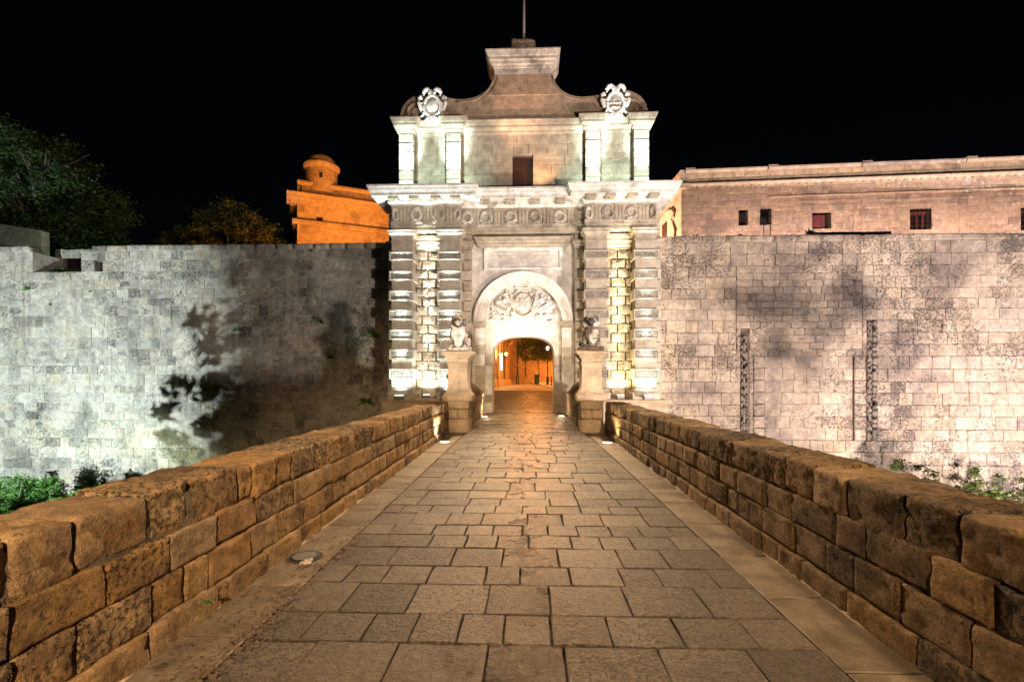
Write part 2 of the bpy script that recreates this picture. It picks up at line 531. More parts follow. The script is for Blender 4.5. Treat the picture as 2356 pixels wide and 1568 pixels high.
def sweep(path, prof, closed=False):
    """carry a moulding profile (out, z) along a plan path with mitred corners"""
    n = len(path)
    P = [Vector(p) for p in path]
    mit = []
    for i in range(n):
        def nrm(a, b):
            d = (b - a).normalized()
            return Vector((d.y, -d.x))
        ns = []
        if i > 0 or closed:
            ns.append(nrm(P[i - 1], P[i]))
        if i < n - 1 or closed:
            ns.append(nrm(P[i], P[(i + 1) % n]))
        if len(ns) == 2:
            m = ns[0] + ns[1]
            m = m / (1 + ns[0].dot(ns[1]))
        else:
            m = ns[0]
        mit.append(m)
    k = len(prof)
    vs = [(P[i].x + mit[i].x * o, P[i].y + mit[i].y * o, z) for i in range(n) for (o, z) in prof]
    fs = []
    for i in range(n if closed else n - 1):
        j = (i + 1) % n
        for a in range(k - 1):
            fs.append((i * k + a, j * k + a, j * k + a + 1, i * k + a + 1))
    return vs, fs


FRONT = (Vector((1, 0, 0)), Vector((0, 0, 1)), Vector((0, -1, 0)))
TOP = (Vector((1, 0, 0)), Vector((0, 1, 0)), Vector((0, 0, 1)))


def ring_stone(poly, O, frame, depth, cham, rng, jit=0.0, proud=0.0, bulge=0.0, mids=True):
    """one dressed stone: outline poly (a, b) anticlockwise, arris chamfered, face slightly uneven"""
    A, B, N = frame
    pts = []
    n = len(poly)
    for i in range(n):
        p, q = poly[i], poly[(i + 1) % n]
        pts.append((p[0] + rng.uniform(-jit, jit), p[1] + rng.uniform(-jit, jit)))
        if mids:
            pts.append(((p[0] + q[0]) / 2 + rng.uniform(-jit, jit), (p[1] + q[1]) / 2 + rng.uniform(-jit, jit)))
    ca = sum(p[0] for p in pts) / len(pts)
    cb = sum(p[1] for p in pts) / len(pts)
    m = len(pts)
    vs = []
    for (a, b) in pts:
        vs.append(O + A * a + B * b - N * depth)
    for (a, b) in pts:
        vs.append(O + A * a + B * b + N * (proud - cham))
    w = max(p[0] for p in pts) - min(p[0] for p in pts)
    h = max(p[1] for p in pts) - min(p[1] for p in pts)
    ka = max(0.3, 1 - 2 * cham / max(w, 1e-3))
    kb = max(0.3, 1 - 2 * cham / max(h, 1e-3))
    for (a, b) in pts:
        vs.append(O + A * (ca + (a - ca) * ka) + B * (cb + (b - cb) * kb) + N * (proud + rng.uniform(-bulge, bulge)))
    vs.append(O + A * ca + B * cb + N * (proud + bulge))
    fs = []
    for r in (0, 1):
        for i in range(m):
            j = (i + 1) % m
            fs.append((r * m + i, r * m + j, (r + 1) * m + j, (r + 1) * m + i))
    for i in range(m):
        fs.append((2 * m + i, 2 * m + (i + 1) % m, 3 * m))
    return vs, fs


def rect(x0, x1, z0, z1):
    return [(x0, z0), (x1, z0), (x1, z1), (x0, z1)]


def course_rows(z0, z1, rowh, rng, var):
    n = max(1, round((z1 - z0) / rowh))
    zs = [z0]
    for i in range(n):
        zs.append(zs[-1] + (z1 - z0) / n * rng.uniform(1 - var, 1 + var))
    k = (z1 - z0) / (zs[-1] - z0)
    return [z0 + (z - z0) * k for z in zs]


def snap(z, zs):
    return min(zs, key=lambda q: abs(q - z))


def course_layout(x0, x1, z0, z1, rowh, wmin, wmax, rng, holes=(), gap=0.012, var=0.15, zs=None):
    """rows of stones as rectangles, leaving out the holes"""
    out = []
    zs = zs or course_rows(z0, z1, rowh, rng, var)
    for i in range(len(zs) - 1):
        a, b = zs[i], zs[i + 1]
        spans = [(x0, x1)]
        for (hx0, hx1, hz0, hz1) in holes:
            if hz0 < b - 0.5 * (b - a) * 0.5 and hz1 > a + 0.25 * (b - a):
                ns = []
                for (p, q) in spans:
                    if hx1 <= p or hx0 >= q:
                        ns.append((p, q))
                    else:
                        if hx0 > p:
                            ns.append((p, hx0))
                        if hx1 < q:
                            ns.append((hx1, q))
                spans = ns
        for (p, q) in spans:
            x = p
            while x < q - 1e-4:
                w = rng.uniform(wmin, wmax)
                if q - (x + w) < wmin * 0.7:
                    w = q - x
                e = min(q, x + w)
                out.append((x + gap / 2, e - gap / 2, a + gap / 2, b - gap / 2))
                x = e
    return out


def lay(stones, parent, name, mat, limit=300, seen=None, rest_name='small_stones'):
    """stones: list of (verts, faces, size, centre, rnd). the largest in view are parts, the rest one joined part"""
    idx = list(range(len(stones)))
    key = lambda i: ((1 if (seen is None or seen(stones[i][3])) else 0), stones[i][2])
    idx.sort(key=key, reverse=True)
    one = idx[:limit]
    for i in one:
        s = stones[i]
        put(name, s[0], s[1], mat, parent)
    rest = idx[limit:]
    if rest:
        V, F, T = [], [], []
        for i in rest:
            s = stones[i]
            n = len(V)
            V += s[0]
            F += [tuple(k + n for k in f) for f in s[1]]
            T += [s[4]] * len(s[0])
        o = put(rest_name, V, F, mat, parent, tint=T)
        o['kind'] = 'stuff'


_CUBE = {}


def grid_cube(cuts):
    if cuts in _CUBE:
        return _CUBE[cuts]
    bm = bmesh.new()
    bmesh.ops.create_cube(bm, size=2.0)
    bmesh.ops.subdivide_edges(bm, edges=bm.edges[:], cuts=cuts, use_grid_fill=True)
    bm.verts.index_update()
    r = ([v.co.copy() for v in bm.verts], [tuple(v.index for v in f.verts) for f in bm.faces])
    bm.free()
    _CUBE[cuts] = r
    return r


def rough_block(c, half, r, amp, scale, seed, cuts=3, rot=0.0, fine=0.3, ends=1.0):
    """a weathered block with rounded arrises and an uneven skin"""
    vs, fs = grid_cube(cuts)
    hx, hy, hz = half
    so = Vector((seed * 3.7, seed * 1.9, seed * 5.3))
    cr, sr = math.cos(rot), math.sin(rot)
    out = []
    for v in vs:
        p = Vector((v.x * hx, v.y * hy, v.z * hz))
        q = Vector((max(-hx + r, min(hx - r, p.x)), max(-hy + r, min(hy - r, p.y)), max(-hz + r, min(hz - r, p.z))))
        d = p - q
        if d.length > 1e-6:
            p = q + d.normalized() * min(r, d.length)
            nr = d.normalized()
        else:
            nr = p.normalized()
        k = noise.noise(p * scale + so) * amp + noise.noise(p * scale * 3.1 + so) * amp * fine
        nr = Vector((nr.x, nr.y * ends, nr.z))
        p = p + nr * k
        out.append((c[0] + p.x * cr - p.y * sr, c[1] + p.x * sr + p.y * cr, c[2] + p.z))
    return out, fs


def sculpt(name, build, voxel, mat, parent=None, amp=0.0, nscale=6.0, smooth_it=2):
    """fuse many forms into one continuous carved surface"""
    bm = bmesh.new()
    build(bm)
    me = bpy.data.meshes.new(name)
    bm.to_mesh(me)
    bm.free()
    o = bpy.data.objects.new(name, me)
    COL.objects.link(o)
    md = o.modifiers.new('fuse', 'REMESH')
    md.mode = 'VOXEL'
    md.voxel_size = voxel
    sm = o.modifiers.new('soft', 'SMOOTH')
    sm.iterations = smooth_it
    sm.factor = 0.5
    dg = bpy.context.evaluated_depsgraph_get()
    ev = o.evaluated_get(dg)
    me2 = bpy.data.meshes.new_from_object(ev)
    COL.objects.unlink(o)
    bpy.data.objects.remove(o)
    cs = [v.co for v in me2.vertices]
    c = Vector((sum(v.x for v in cs), sum(v.y for v in cs), sum(v.z for v in cs))) / max(1, len(cs))
    if amp:
        ns = [v.normal.copy() for v in me2.vertices]
        for v, nn in zip(me2.vertices, ns):
            v.co += nn * noise.noise(v.co * nscale) * amp
    for v in me2.vertices:
        v.co -= c
    me2.name = name
    me2.materials.clear()
    me2.materials.append(M[mat])
    me2.polygons.foreach_set('use_smooth', [True] * len(me2.polygons))
    o2 = bpy.data.objects.new(name, me2)
    COL.objects.link(o2)
    place(o2, c, parent)
    return o2


def ball(bm, c, r, rot=None, sub=2):
    """ellipsoid"""
    if isinstance(r, (int, float)):
        r = (r, r, r)
    mt = Matrix.Translation(Vector(c))
    if rot:
        mt = mt @ Matrix.Rotation(rot[1], 4, rot[0])
    mt = mt @ Matrix.Diagonal((*r, 1))
    bmesh.ops.create_icosphere(bm, subdivisions=sub, radius=1.0, matrix=mt)


def bar(bm, a, b, r0, r1=None, n=8):
    m = MB().tube([a, b], [r0, r1 if r1 is not None else r0], n)
    vs = [bm.verts.new(v) for v in m.v]
    for f in m.f:
        try:
            bm.faces.new([vs[i] for i in f])
        except ValueError:
            pass


def curl(bm, pts, rads, n=8):
    m = MB().tube(pts, rads, n)
    vs = [bm.verts.new(v) for v in m.v]
    for f in m.f:
        bm.faces.new([vs[i] for i in f])


def slab(bm, x0, x1, y0, y1, z0, z1):
    m = MB().box(x0, x1, y0, y1, z0, z1)
    vs = [bm.verts.new(v) for v in m.v]
    for f in m.f:
        bm.faces.new([vs[i] for i in f])


def oval(cx, cy, cz, rx, rz, n=24, a0=0, a1=2 * math.pi):
    return [(cx + rx * math.cos(a0 + (a1 - a0) * k / n), cy, cz + rz * math.sin(a0 + (a1 - a0) * k / n)) for k in range(n + 1)]


def spiral(cx, cy, cz, r0, r1, a0, turns, n=26):
    return [(cx + (r0 + (r1 - r0) * k / n) * math.cos(a0 + 2 * math.pi * turns * k / n), cy,
             cz + (r0 + (r1 - r0) * k / n) * math.sin(a0 + 2 * math.pi * turns * k / n)) for k in range(n + 1)]


def extrude_poly(poly, y0, y1):
    """solid slab with outline (x, z) between two depths"""
    n = len(poly)
    vs = [(x, y0, z) for x, z in poly] + [(x, y1, z) for x, z in poly]
    tri = tessellate_polygon([[Vector((x, z, 0)) for x, z in poly]])
    fs = [tuple(t) for t in tri] + [tuple(i + n for i in t[::-1]) for t in tri]
    for i in range(n):
        j = (i + 1) % n
        fs.append((i, j, j + n, i + n))
    return vs, fs


def leaves(centres, count, size, rng, squash=(1, 1, 1), shell=0.45, clump=0.0, dens=60):
    """leaf-sized faces spread through ellipsoids (c, (rx, ry, rz))"""
    V, F, T = [], [], []
    tot = sum(r[0] * r[1] * r[2] for _, r in centres) ** 1.0
    for c, r in centres:
        n = int(count * r[0] * r[1] * r[2] / tot)
        cl = []
        for _ in range(max(6, n // dens)):
            d = Vector((rng.gauss(0, 1), rng.gauss(0, 1), rng.gauss(0, 1))).normalized()
            k = (shell + (1 - shell) * rng.random() ** 0.5)
            cl.append((Vector((c[0] + d.x * r[0] * k, c[1] + d.y * r[1] * k, c[2] + d.z * r[2] * k)), rng.random()))
        for _ in range(n):
            q, t0 = rng.choice(cl)
            sp = clump if clump else 0.16 * (r[0] + r[2])
            p = q + Vector((rng.gauss(0, sp), rng.gauss(0, sp), rng.gauss(0, sp * 0.7)))
            s = size * rng.uniform(0.6, 1.3)
            a = Vector((rng.gauss(0, 1), rng.gauss(0, 1), rng.gauss(0, 0.6))).normalized()
            b = a.cross(Vector((rng.gauss(0, 1), rng.gauss(0, 1), rng.gauss(0, 1)))).normalized()
            k = len(V)
            V += [tuple(p - a * s), tuple(p + b * s * 0.42), tuple(p + a * s), tuple(p - b * s * 0.42)]
            F.append((k, k + 1, k + 2, k + 3))
            T += [max(0, min(1, t0 * 0.7 + rng.random() * 0.3))] * 4
    return V, F, T


# survey helper: image ray of the photograph at a known distance, in metres
SF = 1112.0
CS, SN = math.cos(YAW), math.sin(YAW)


def at(px, py, Y):
    u = (px - 1178) / SF
    v = (869 - py) / SF
    t = Y / (CS + u * SN)
    return Vector((CAM.x + (-SN + u * CS) * t, Y, CAM.z + v * t))


def to_px(p):
    d = Vector(p) - CAM
    f = -SN * d.x + CS * d.y
    r = CS * d.x + SN * d.y
    if f < 0.05:
        return None
    return (1178 + SF * r / f, 869 - SF * d.z / f)


# ================================================================ THE SETTING
DITCH = -5.0
g = MB().box(-900, 900, -900, 900, DITCH - 0.4, DITCH)
tag(g.build('ground', 'ditch'), kind='structure')
g = MB().box(-2.62, 3.12, -6.0, 22.3, DITCH + 0.005, -0.12)
tag(g.build('bridge', 'parapet_dark'), kind='structure')


def street_z(y):
    return 0.0 if y < 24 else (y - 24) * 0.018


# street beyond the gate, one sheet rising gently into the town
vs, fs = [], []
ys = [22.26, 24, 24.4, 24.42, 40, 60, 80, 140, 400]
for y in ys:
    hw_ = 2.2 if y < 24.41 else 200
    vs += [(-hw_, y, street_z(y) - 0.03), (hw_, y, street_z(y) - 0.03)]
for i in range(len(ys) - 1):
    fs.append((2 * i, 2 * i + 1, 2 * i + 3, 2 * i + 2))
street_o = tag(put('street', vs, fs, 'street'), kind='structure')

# slabs of the street just inside the gate, too small in the picture to be told apart singly
rgs = random.Random(2)
V_, F_, T_ = [], [], []
y = 22.3
while y < 46:
    y1 = y + rgs.uniform(.34, .5)
    w_ = 1.42 if y1 < 23.6 else 2.2 + (y - 23.6) * .14
    x = -w_
    while x < w_ - .1:
        x1 = min(w_, x + rgs.uniform(.4, .8))
        v, f = ring_stone(rect(x + .008, x1 - .008, y + .008, y1 - .008), Vector((0, 0, street_z((y + y1) / 2))), TOP, .03, .006, rgs, .006, .0, .002, False)
        n = len(V_)
        V_ += v
        F_ += [tuple(i + n for i in q) for q in f]
        T_ += [rgs.random()] * len(v)
        x = x1
    y = y1
tag(put('street_slabs', V_, F_, 'paving', street_o, tint=T_), kind='stuff')

# ---------------------------------------------------------------- bridge paving
rng = random.Random(11)
pave = put('bridge_pavement', [(-2.1, -1.5, -0.045), (2.5, -1.5, -0.045), (2.5, 22.3, -0.045), (-2.1, 22.3, -0.045)], [(0, 1, 2, 3)], 'joint')
tag(pave, kind='structure')


def pav_l(y):
    return -1.47 - 0.011 * (y - 3)


def pav_r(y):
    return 1.975 - 0.004 * (y - 3)


rows = [1.55, 1.94, 2.28, 2.905, 3.27, 3.74, 4.10, 4.545, 4.91, 5.25, 5.70, 6.05, 6.42, 6.86, 7.38, 7.75, 8.2, 8.6, 9.12, 9.46]
cx = lambda l: [575.2 + 0.4883 * x for x in l]
rowj = {2: [-30, 325, 705, 1125, 1475, 1915, 2330], 3: [90, 345, 600, 805, 1005, 1205, 1412, 1670, 1980, 2290], 4: [230, 525, 798, 1133, 1405, 1745, 2080],
        5: [330, 505, 670, 868, 1120, 1275, 1500, 1730, 1900, 2140], 6: [480, 705, 975, 1197, 1445, 1720, 1920], 7: [470, 660, 868, 1030, 1170, 1313, 1505, 1640, 1780, 1970],
        8: [540, 690, 880, 1028, 1152, 1285, 1400, 1535, 1685, 1820, 1960], 9: [640, 790, 950, 1103, 1307, 1465, 1645, 1840], 10: [735, 865, 1020, 1160, 1285, 1395, 1550, 1685, 1815]}
while rows[-1] < 22.0:
    rows.append(rows[-1] + rng.uniform(0.30, 0.46))
rows[-1] = 22.2
st = []
for i in range(len(rows) - 1):
    y0, y1 = rows[i], rows[i + 1]
    if y1 < 1.6:
        continue
    if i in rowj:
        d = (y0 + y1) / 2
        # joints read off at the far edge of the row
        js = [at(px, 869 + SF * 1.6 / y1, y1).x for px in cx(rowj[i])]
    else:
        js = []
        x = pav_l(y0) + rng.uniform(0.2, 0.55)
        while x < pav_r(y0) - 0.2:
            js.append(x)
            x += rng.uniform(0.34, 0.66)
    js = [j for j in js if pav_l(y0) + 0.15 < j < pav_r(y0) - 0.15]
    ed = [pav_l(y0)] + js + [pav_r(y0)]
    for a, b in zip(ed, ed[1:]):
        mid = (a + b) / 2
        gp = 0.013 if abs(mid - 0.2) < 1.0 else 0.007
        gy = 0.0125
        lift = rng.uniform(-0.005, 0.005)
        sl = rng.uniform(-0.004, 0.004)
        v, f = ring_stone(rect(a + gp / 2, b - gp / 2, y0 + gy / 2, y1 - gy / 2), Vector((0, 0, 0)), TOP, 0.05, 0.005, rng, 0.0045, lift, 0.0015)
        v = [Vector((p.x, p.y, p.z + (p.x - mid) * sl)) for p in v]
        st.append((v, f, (b - a) * (y1 - y0) / ((y0 + y1) / 2) ** 3, Vector((mid, (y0 + y1) / 2, 0)), rng.random()))
lay(st, pave, 'paving_slab', 'paving', 300, None, 'far_paving_slabs')

# smooth slabs along both parapets
st = []
for side in (-1, 1):
    y = 1.2
    while y < 20.0:
        L = rng.uniform(0.62, 0.98)
        y1 = min(y + L, 20.05)
        if side < 0:
            p = [(-2.1, y + .007), (pav_l(y) - .010, y + .007), (pav_l(y1) - .010, y1 - .007), (-2.1, y1 - .007)]
        else:
            p = [(pav_r(y) + .010, y + .007), (2.5, y + .007), (2.5, y1 - .007), (pav_r(y1) + .010, y1 - .007)]
        v, f = ring_stone(p, Vector((0, 0, 0)), TOP, 0.05, 0.006, rng, 0.003, 0.004 + rng.uniform(-.003, .003), 0.001)
        st.append((v, f, 1 / y, Vector((0, y, 0)), rng.random()))
        y = y1
lay(st, pave, 'edge_slab', 'strip', 300)

# ---------------------------------------------------------------- parapets
def parapet(side, label, seed, mat, joints):
    rng = random.Random(seed)
    root = empty('bridge_parapet', (-2.2 if side < 0 else 2.7, 7, 0))
    tag(root, label, 'parapet', 'bridge parapets')
    Y0, Y1 = -0.2, 13.95
    if side < 0:
        inner = lambda y: -1.93 - 0.013 * (y - 2)
        thick = 0.48
    else:
        inner = lambda y: 2.45
        thick = 0.50
    # core of rubble and mortar
    m = MB()
    n = 8
    for k in range(n):
        a = Y0 + (Y1 - Y0) * k / n
        b = Y0 + (Y1 - Y0) * (k + 1) / n
        x0, x1 = inner(a) + side * 0.032, inner(a) + side * (thick - 0.05)
        m.box(min(x0, x1), max(x0, x1), a, b, -0.1, 0.86)
    m.build('mortar_core', 'mortar', root)
    sd = seed
    # coping stones with worn round arrises
    y = Y0
    js = list(joints)
    while y < Y1 - 0.1:
        if js and y >= js[0] - 0.6 and y < js[0]:
            y1 = js.pop(0)
        elif js and y < js[0]:
            y1 = min(y + rng.uniform(0.4, 0.7), js[0])
        else:
            y1 = y + rng.uniform(0.30, 0.58)
        y1 = min(y1, Y1)
        if y1 < 0.9:
            y = y1
            continue
        sd += 1
        yc = (y + y1) / 2
        hz = 0.145 + rng.uniform(-0.012, 0.012)
        cz = 0.93 - hz + rng.uniform(-0.014, 0.008)
        ov = rng.uniform(-0.012, 0.02)
        hx = thick / 2 + ov
        xc = inner(yc) + side * (thick / 2)
        near = yc < 6
        v, f = rough_block((xc, yc, cz), (hx, (y1 - y) / 2 - 0.006, hz), 0.032, 0.020, 5.5, sd, 12 if near else 5, rng.uniform(-.012, .012), 0.8, 0.2)
        put('coping_stone', v, f, mat, root, smooth=True)
        y = y1
    # three courses below
    for (z0, z1, lo, hi) in ((0.415, 0.645, 0.22, 0.62), (0.17, 0.415, 0.20, 0.55), (-0.03, 0.17, 0.25, 0.7)):
        y = Y0 + rng.uniform(0, 0.3)
        while y < Y1 - 0.05:
            y1 = min(Y1, y + rng.uniform(lo, hi))
            if Y1 - y1 < 0.15:
                y1 = Y1
            if y1 > 0.9:
                sd += 1
                yc = (y + y1) / 2
                near = yc < 5
                dz = rng.uniform(-0.008, 0.008)
                t = 0.11
                inset = rng.uniform(-0.008, 0.012) + (0.03 if z0 < 0 else 0)
                xc = inner(yc) + side * (t - 0.02) - side * inset
                v, f = rough_block((xc, yc, (z0 + z1) / 2 + dz), (t, (y1 - y) / 2 - 0.006, (z1 - z0) / 2 - 0.003), 0.009, 0.011, 9.0, sd, 9 if near else 4,
                                   rng.uniform(-.008, .008), 0.8, 0.25)
                put('wall_stone', v, f, mat, root, smooth=True)
            y = y1
    # rough mortar fillet along the foot
    m = MB()
    y = 0.9
    pv = []
    while y < Y1:
        w = 0.045 + 0.03 * noise.noise(Vector((y * 2.3, seed, 0)))
        h = 0.075 + 0.05 * noise.noise(Vector((y * 1.7, seed, 5)))
        x = inner(y)
        pv.append([(x + side * 0.08, y, h), (x - side * w * 0.3, y, h * 0.75), (x - side * w, y, 0.012), (x - side * (w + 0.02), y, -0.01)])
        y += 0.07
    vs = [p for q in pv for p in q]
    fs = []
    for i in range(len(pv) - 1):
        for k in range(3):
            fs.append((i * 4 + k, i * 4 + k + 1, i * 4 + 5 + k, i * 4 + 4 + k))
    put('foot_fillet', vs, fs, 'pedestal', root, smooth=True)
    # outer face
    o = inner(7) + side * thick
    MB().box(min(o, o - side * 0.12), max(o, o - side * 0.12), 0.9, Y1, -0.2, 0.66).build('outer_face', mat, root)
    return root


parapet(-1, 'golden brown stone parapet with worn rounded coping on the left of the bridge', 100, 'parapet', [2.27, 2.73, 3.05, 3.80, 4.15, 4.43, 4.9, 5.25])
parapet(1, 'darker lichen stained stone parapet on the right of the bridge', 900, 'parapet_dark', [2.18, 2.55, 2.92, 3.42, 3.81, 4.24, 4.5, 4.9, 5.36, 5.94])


# ---------------------------------------------------------------- lion pedestals with the wing walls behind them
def pedestal(x, side, label, seed):
    rng = random.Random(seed)
    root = empty('lion_pedestal', (x, 14.45, 0))
    tag(root, label, 'pedestal', 'lion pedestals')
    yc = 14.42
    hw = 0.33
    z = -0.02
    for (h, nst) in ((0.42, 1), (0.28, 2), (0.26, 1)):
        if nst == 1:
            v, f = rough_block((x, yc, z + h / 2), (hw, 0.36, h / 2 - .004), 0.02, 0.012 if z > 0.1 else 0.03, 5, seed + z, 5)
            put('block', v, f, 'pedestal', root, smooth=True)
        else:
            for s in (-1, 1):
                v, f = rough_block((x + s * hw / 2, yc, z + h / 2), (hw / 2 - .004, 0.36, h / 2 - .004), 0.018, 0.01, 5, seed + s, 4)
                put('block', v, f, 'pedestal', root, smooth=True)
        z += h
    # moulded base, flared die and cap: square on plan
    def sq(name, prof):
        m = MB()
        vs = []
        for (r, zz) in prof:
            vs += [(x - r, yc - r, zz), (x + r, yc - r, zz), (x + r, yc + r, zz), (x - r, yc + r, zz)]
        fs = [(3, 2, 1, 0)]
        for i in range(len(prof) - 1):
            for k in range(4):
                fs.append((i * 4 + k, i * 4 + (k + 1) % 4, i * 4 + 4 + (k + 1) % 4, i * 4 + 4 + k))
        e = (len(prof) - 1) * 4
        fs.append((e, e + 1, e + 2, e + 3))
        put(name, vs, fs, 'pedestal', root)
    sq('base', [(0.37, 0.925), (0.43, 0.93), (0.43, 1.09), (0.415, 1.10), (0.40, 1.135), (0.38, 1.14), (0.37, 1.175), (0.35, 1.18)])
    sq('die', [(0.345, 1.182), (0.335, 1.21), (0.305, 1.30), (0.295, 1.42), (0.29, 1.60), (0.29, 1.95), (0.30, 2.0), (0.325, 2.03), (0.325, 2.05), (0.30, 2.055)])
    sq('cap', [(0.30, 2.057), (0.30, 2.16), (0.33, 2.17), (0.36, 2.21), (0.40, 2.27), (0.44, 2.29), (0.45, 2.36), (0.43, 2.385), (0.33, 2.41)])
    # the wing wall
    w = empty('wing_wall', (x, 17.4, 0))
    return root


pedestal(-1.83, -1, 'warm toned stone pedestal with three block foot under the left lion', 31)
pedestal(2.09, 1, 'grey pink stone pedestal on a single dark foot under the right lion', 57)
for o in [o for o in COL.objects if o.name.startswith('wing_wall')]:
    bpy.data.objects.remove(o)


def wing_wall(side, x0, label, seed):
    rng = random.Random(seed)
    root = empty('wing_wall', (x0 + side * 0.3, 17.5, 0))
    tag(root, label, 'wall', 'wing walls')
    top = lambda y: 1.62 - 0.095 * (y - 14.8)
    fx = lambda y: x0 + side * 0.012 * (y - 14.8)
    m = MB()
    m.add([(fx(14.8) + side * .05, 14.8, -.1), (fx(20.2) + side * .05, 20.2, -.1), (fx(20.2) + side * .05, 20.2, top(20.2) - .06), (fx(14.8) + side * .05, 14.8, top(14.8) - .06),
           (fx(14.8) + side * .6, 14.8, -.1), (fx(20.2) + side * .6, 20.2, -.1), (fx(20.2) + side * .6, 20.2, top(20.2) + .10), (fx(14.8) + side * .6, 14.8, top(14.8) + .10)],
          [(0, 1, 2, 3), (4, 7, 6, 5), (0, 3, 7, 4), (1, 5, 6, 2), (3, 2, 6, 7)])
    m.build('mortar_core', 'mortar', root)
    sd = seed
    y = 14.8
    while y < 20.1:
        y1 = min(20.2, y + rng.uniform(0.55, 0.95))
        if 20.2 - y1 < 0.2:
            y1 = 20.2
        yc = (y + y1) / 2
        z = -0.03
        tz = top(yc) - 0.20
        hs = []
        while z < tz - 0.12:
            h = min(tz - z, rng.uniform(0.26, 0.4))
            if tz - (z + h) < 0.12:
                h = tz - z
            sd += 1
            v, f = rough_block((fx(yc) + side * 0.08, yc, z + h / 2), (0.09, (y1 - y) / 2 - .006, h / 2 - .004), 0.02, 0.02, 5, sd, 4)
            put('wall_stone', v, f, 'parapet', root, smooth=True)
            z += h
        sd += 1
        v, f = rough_block((0, 0, 0), (0.36, (y1 - y) / 2 - .005, 0.09), 0.035, 0.02, 4, sd, 4)
        a = side * 0.28
        vv = []
        for p in v:
            vv.append((fx(yc) + side * 0.31 + p[0], yc + p[1], top(yc) - 0.06 + p[2] + p[0] * side * 0.30 - p[1] * 0.095))
        put('coping_stone', vv, f, 'parapet', root, smooth=True)
        y = y1
    return root


wing_wall(-1, -1.62, 'low sloping wing wall between the left lion pedestal and the gate', 300)
wing_wall(1, 1.83, 'low sloping wing wall between the right lion pedestal and the gate', 400)


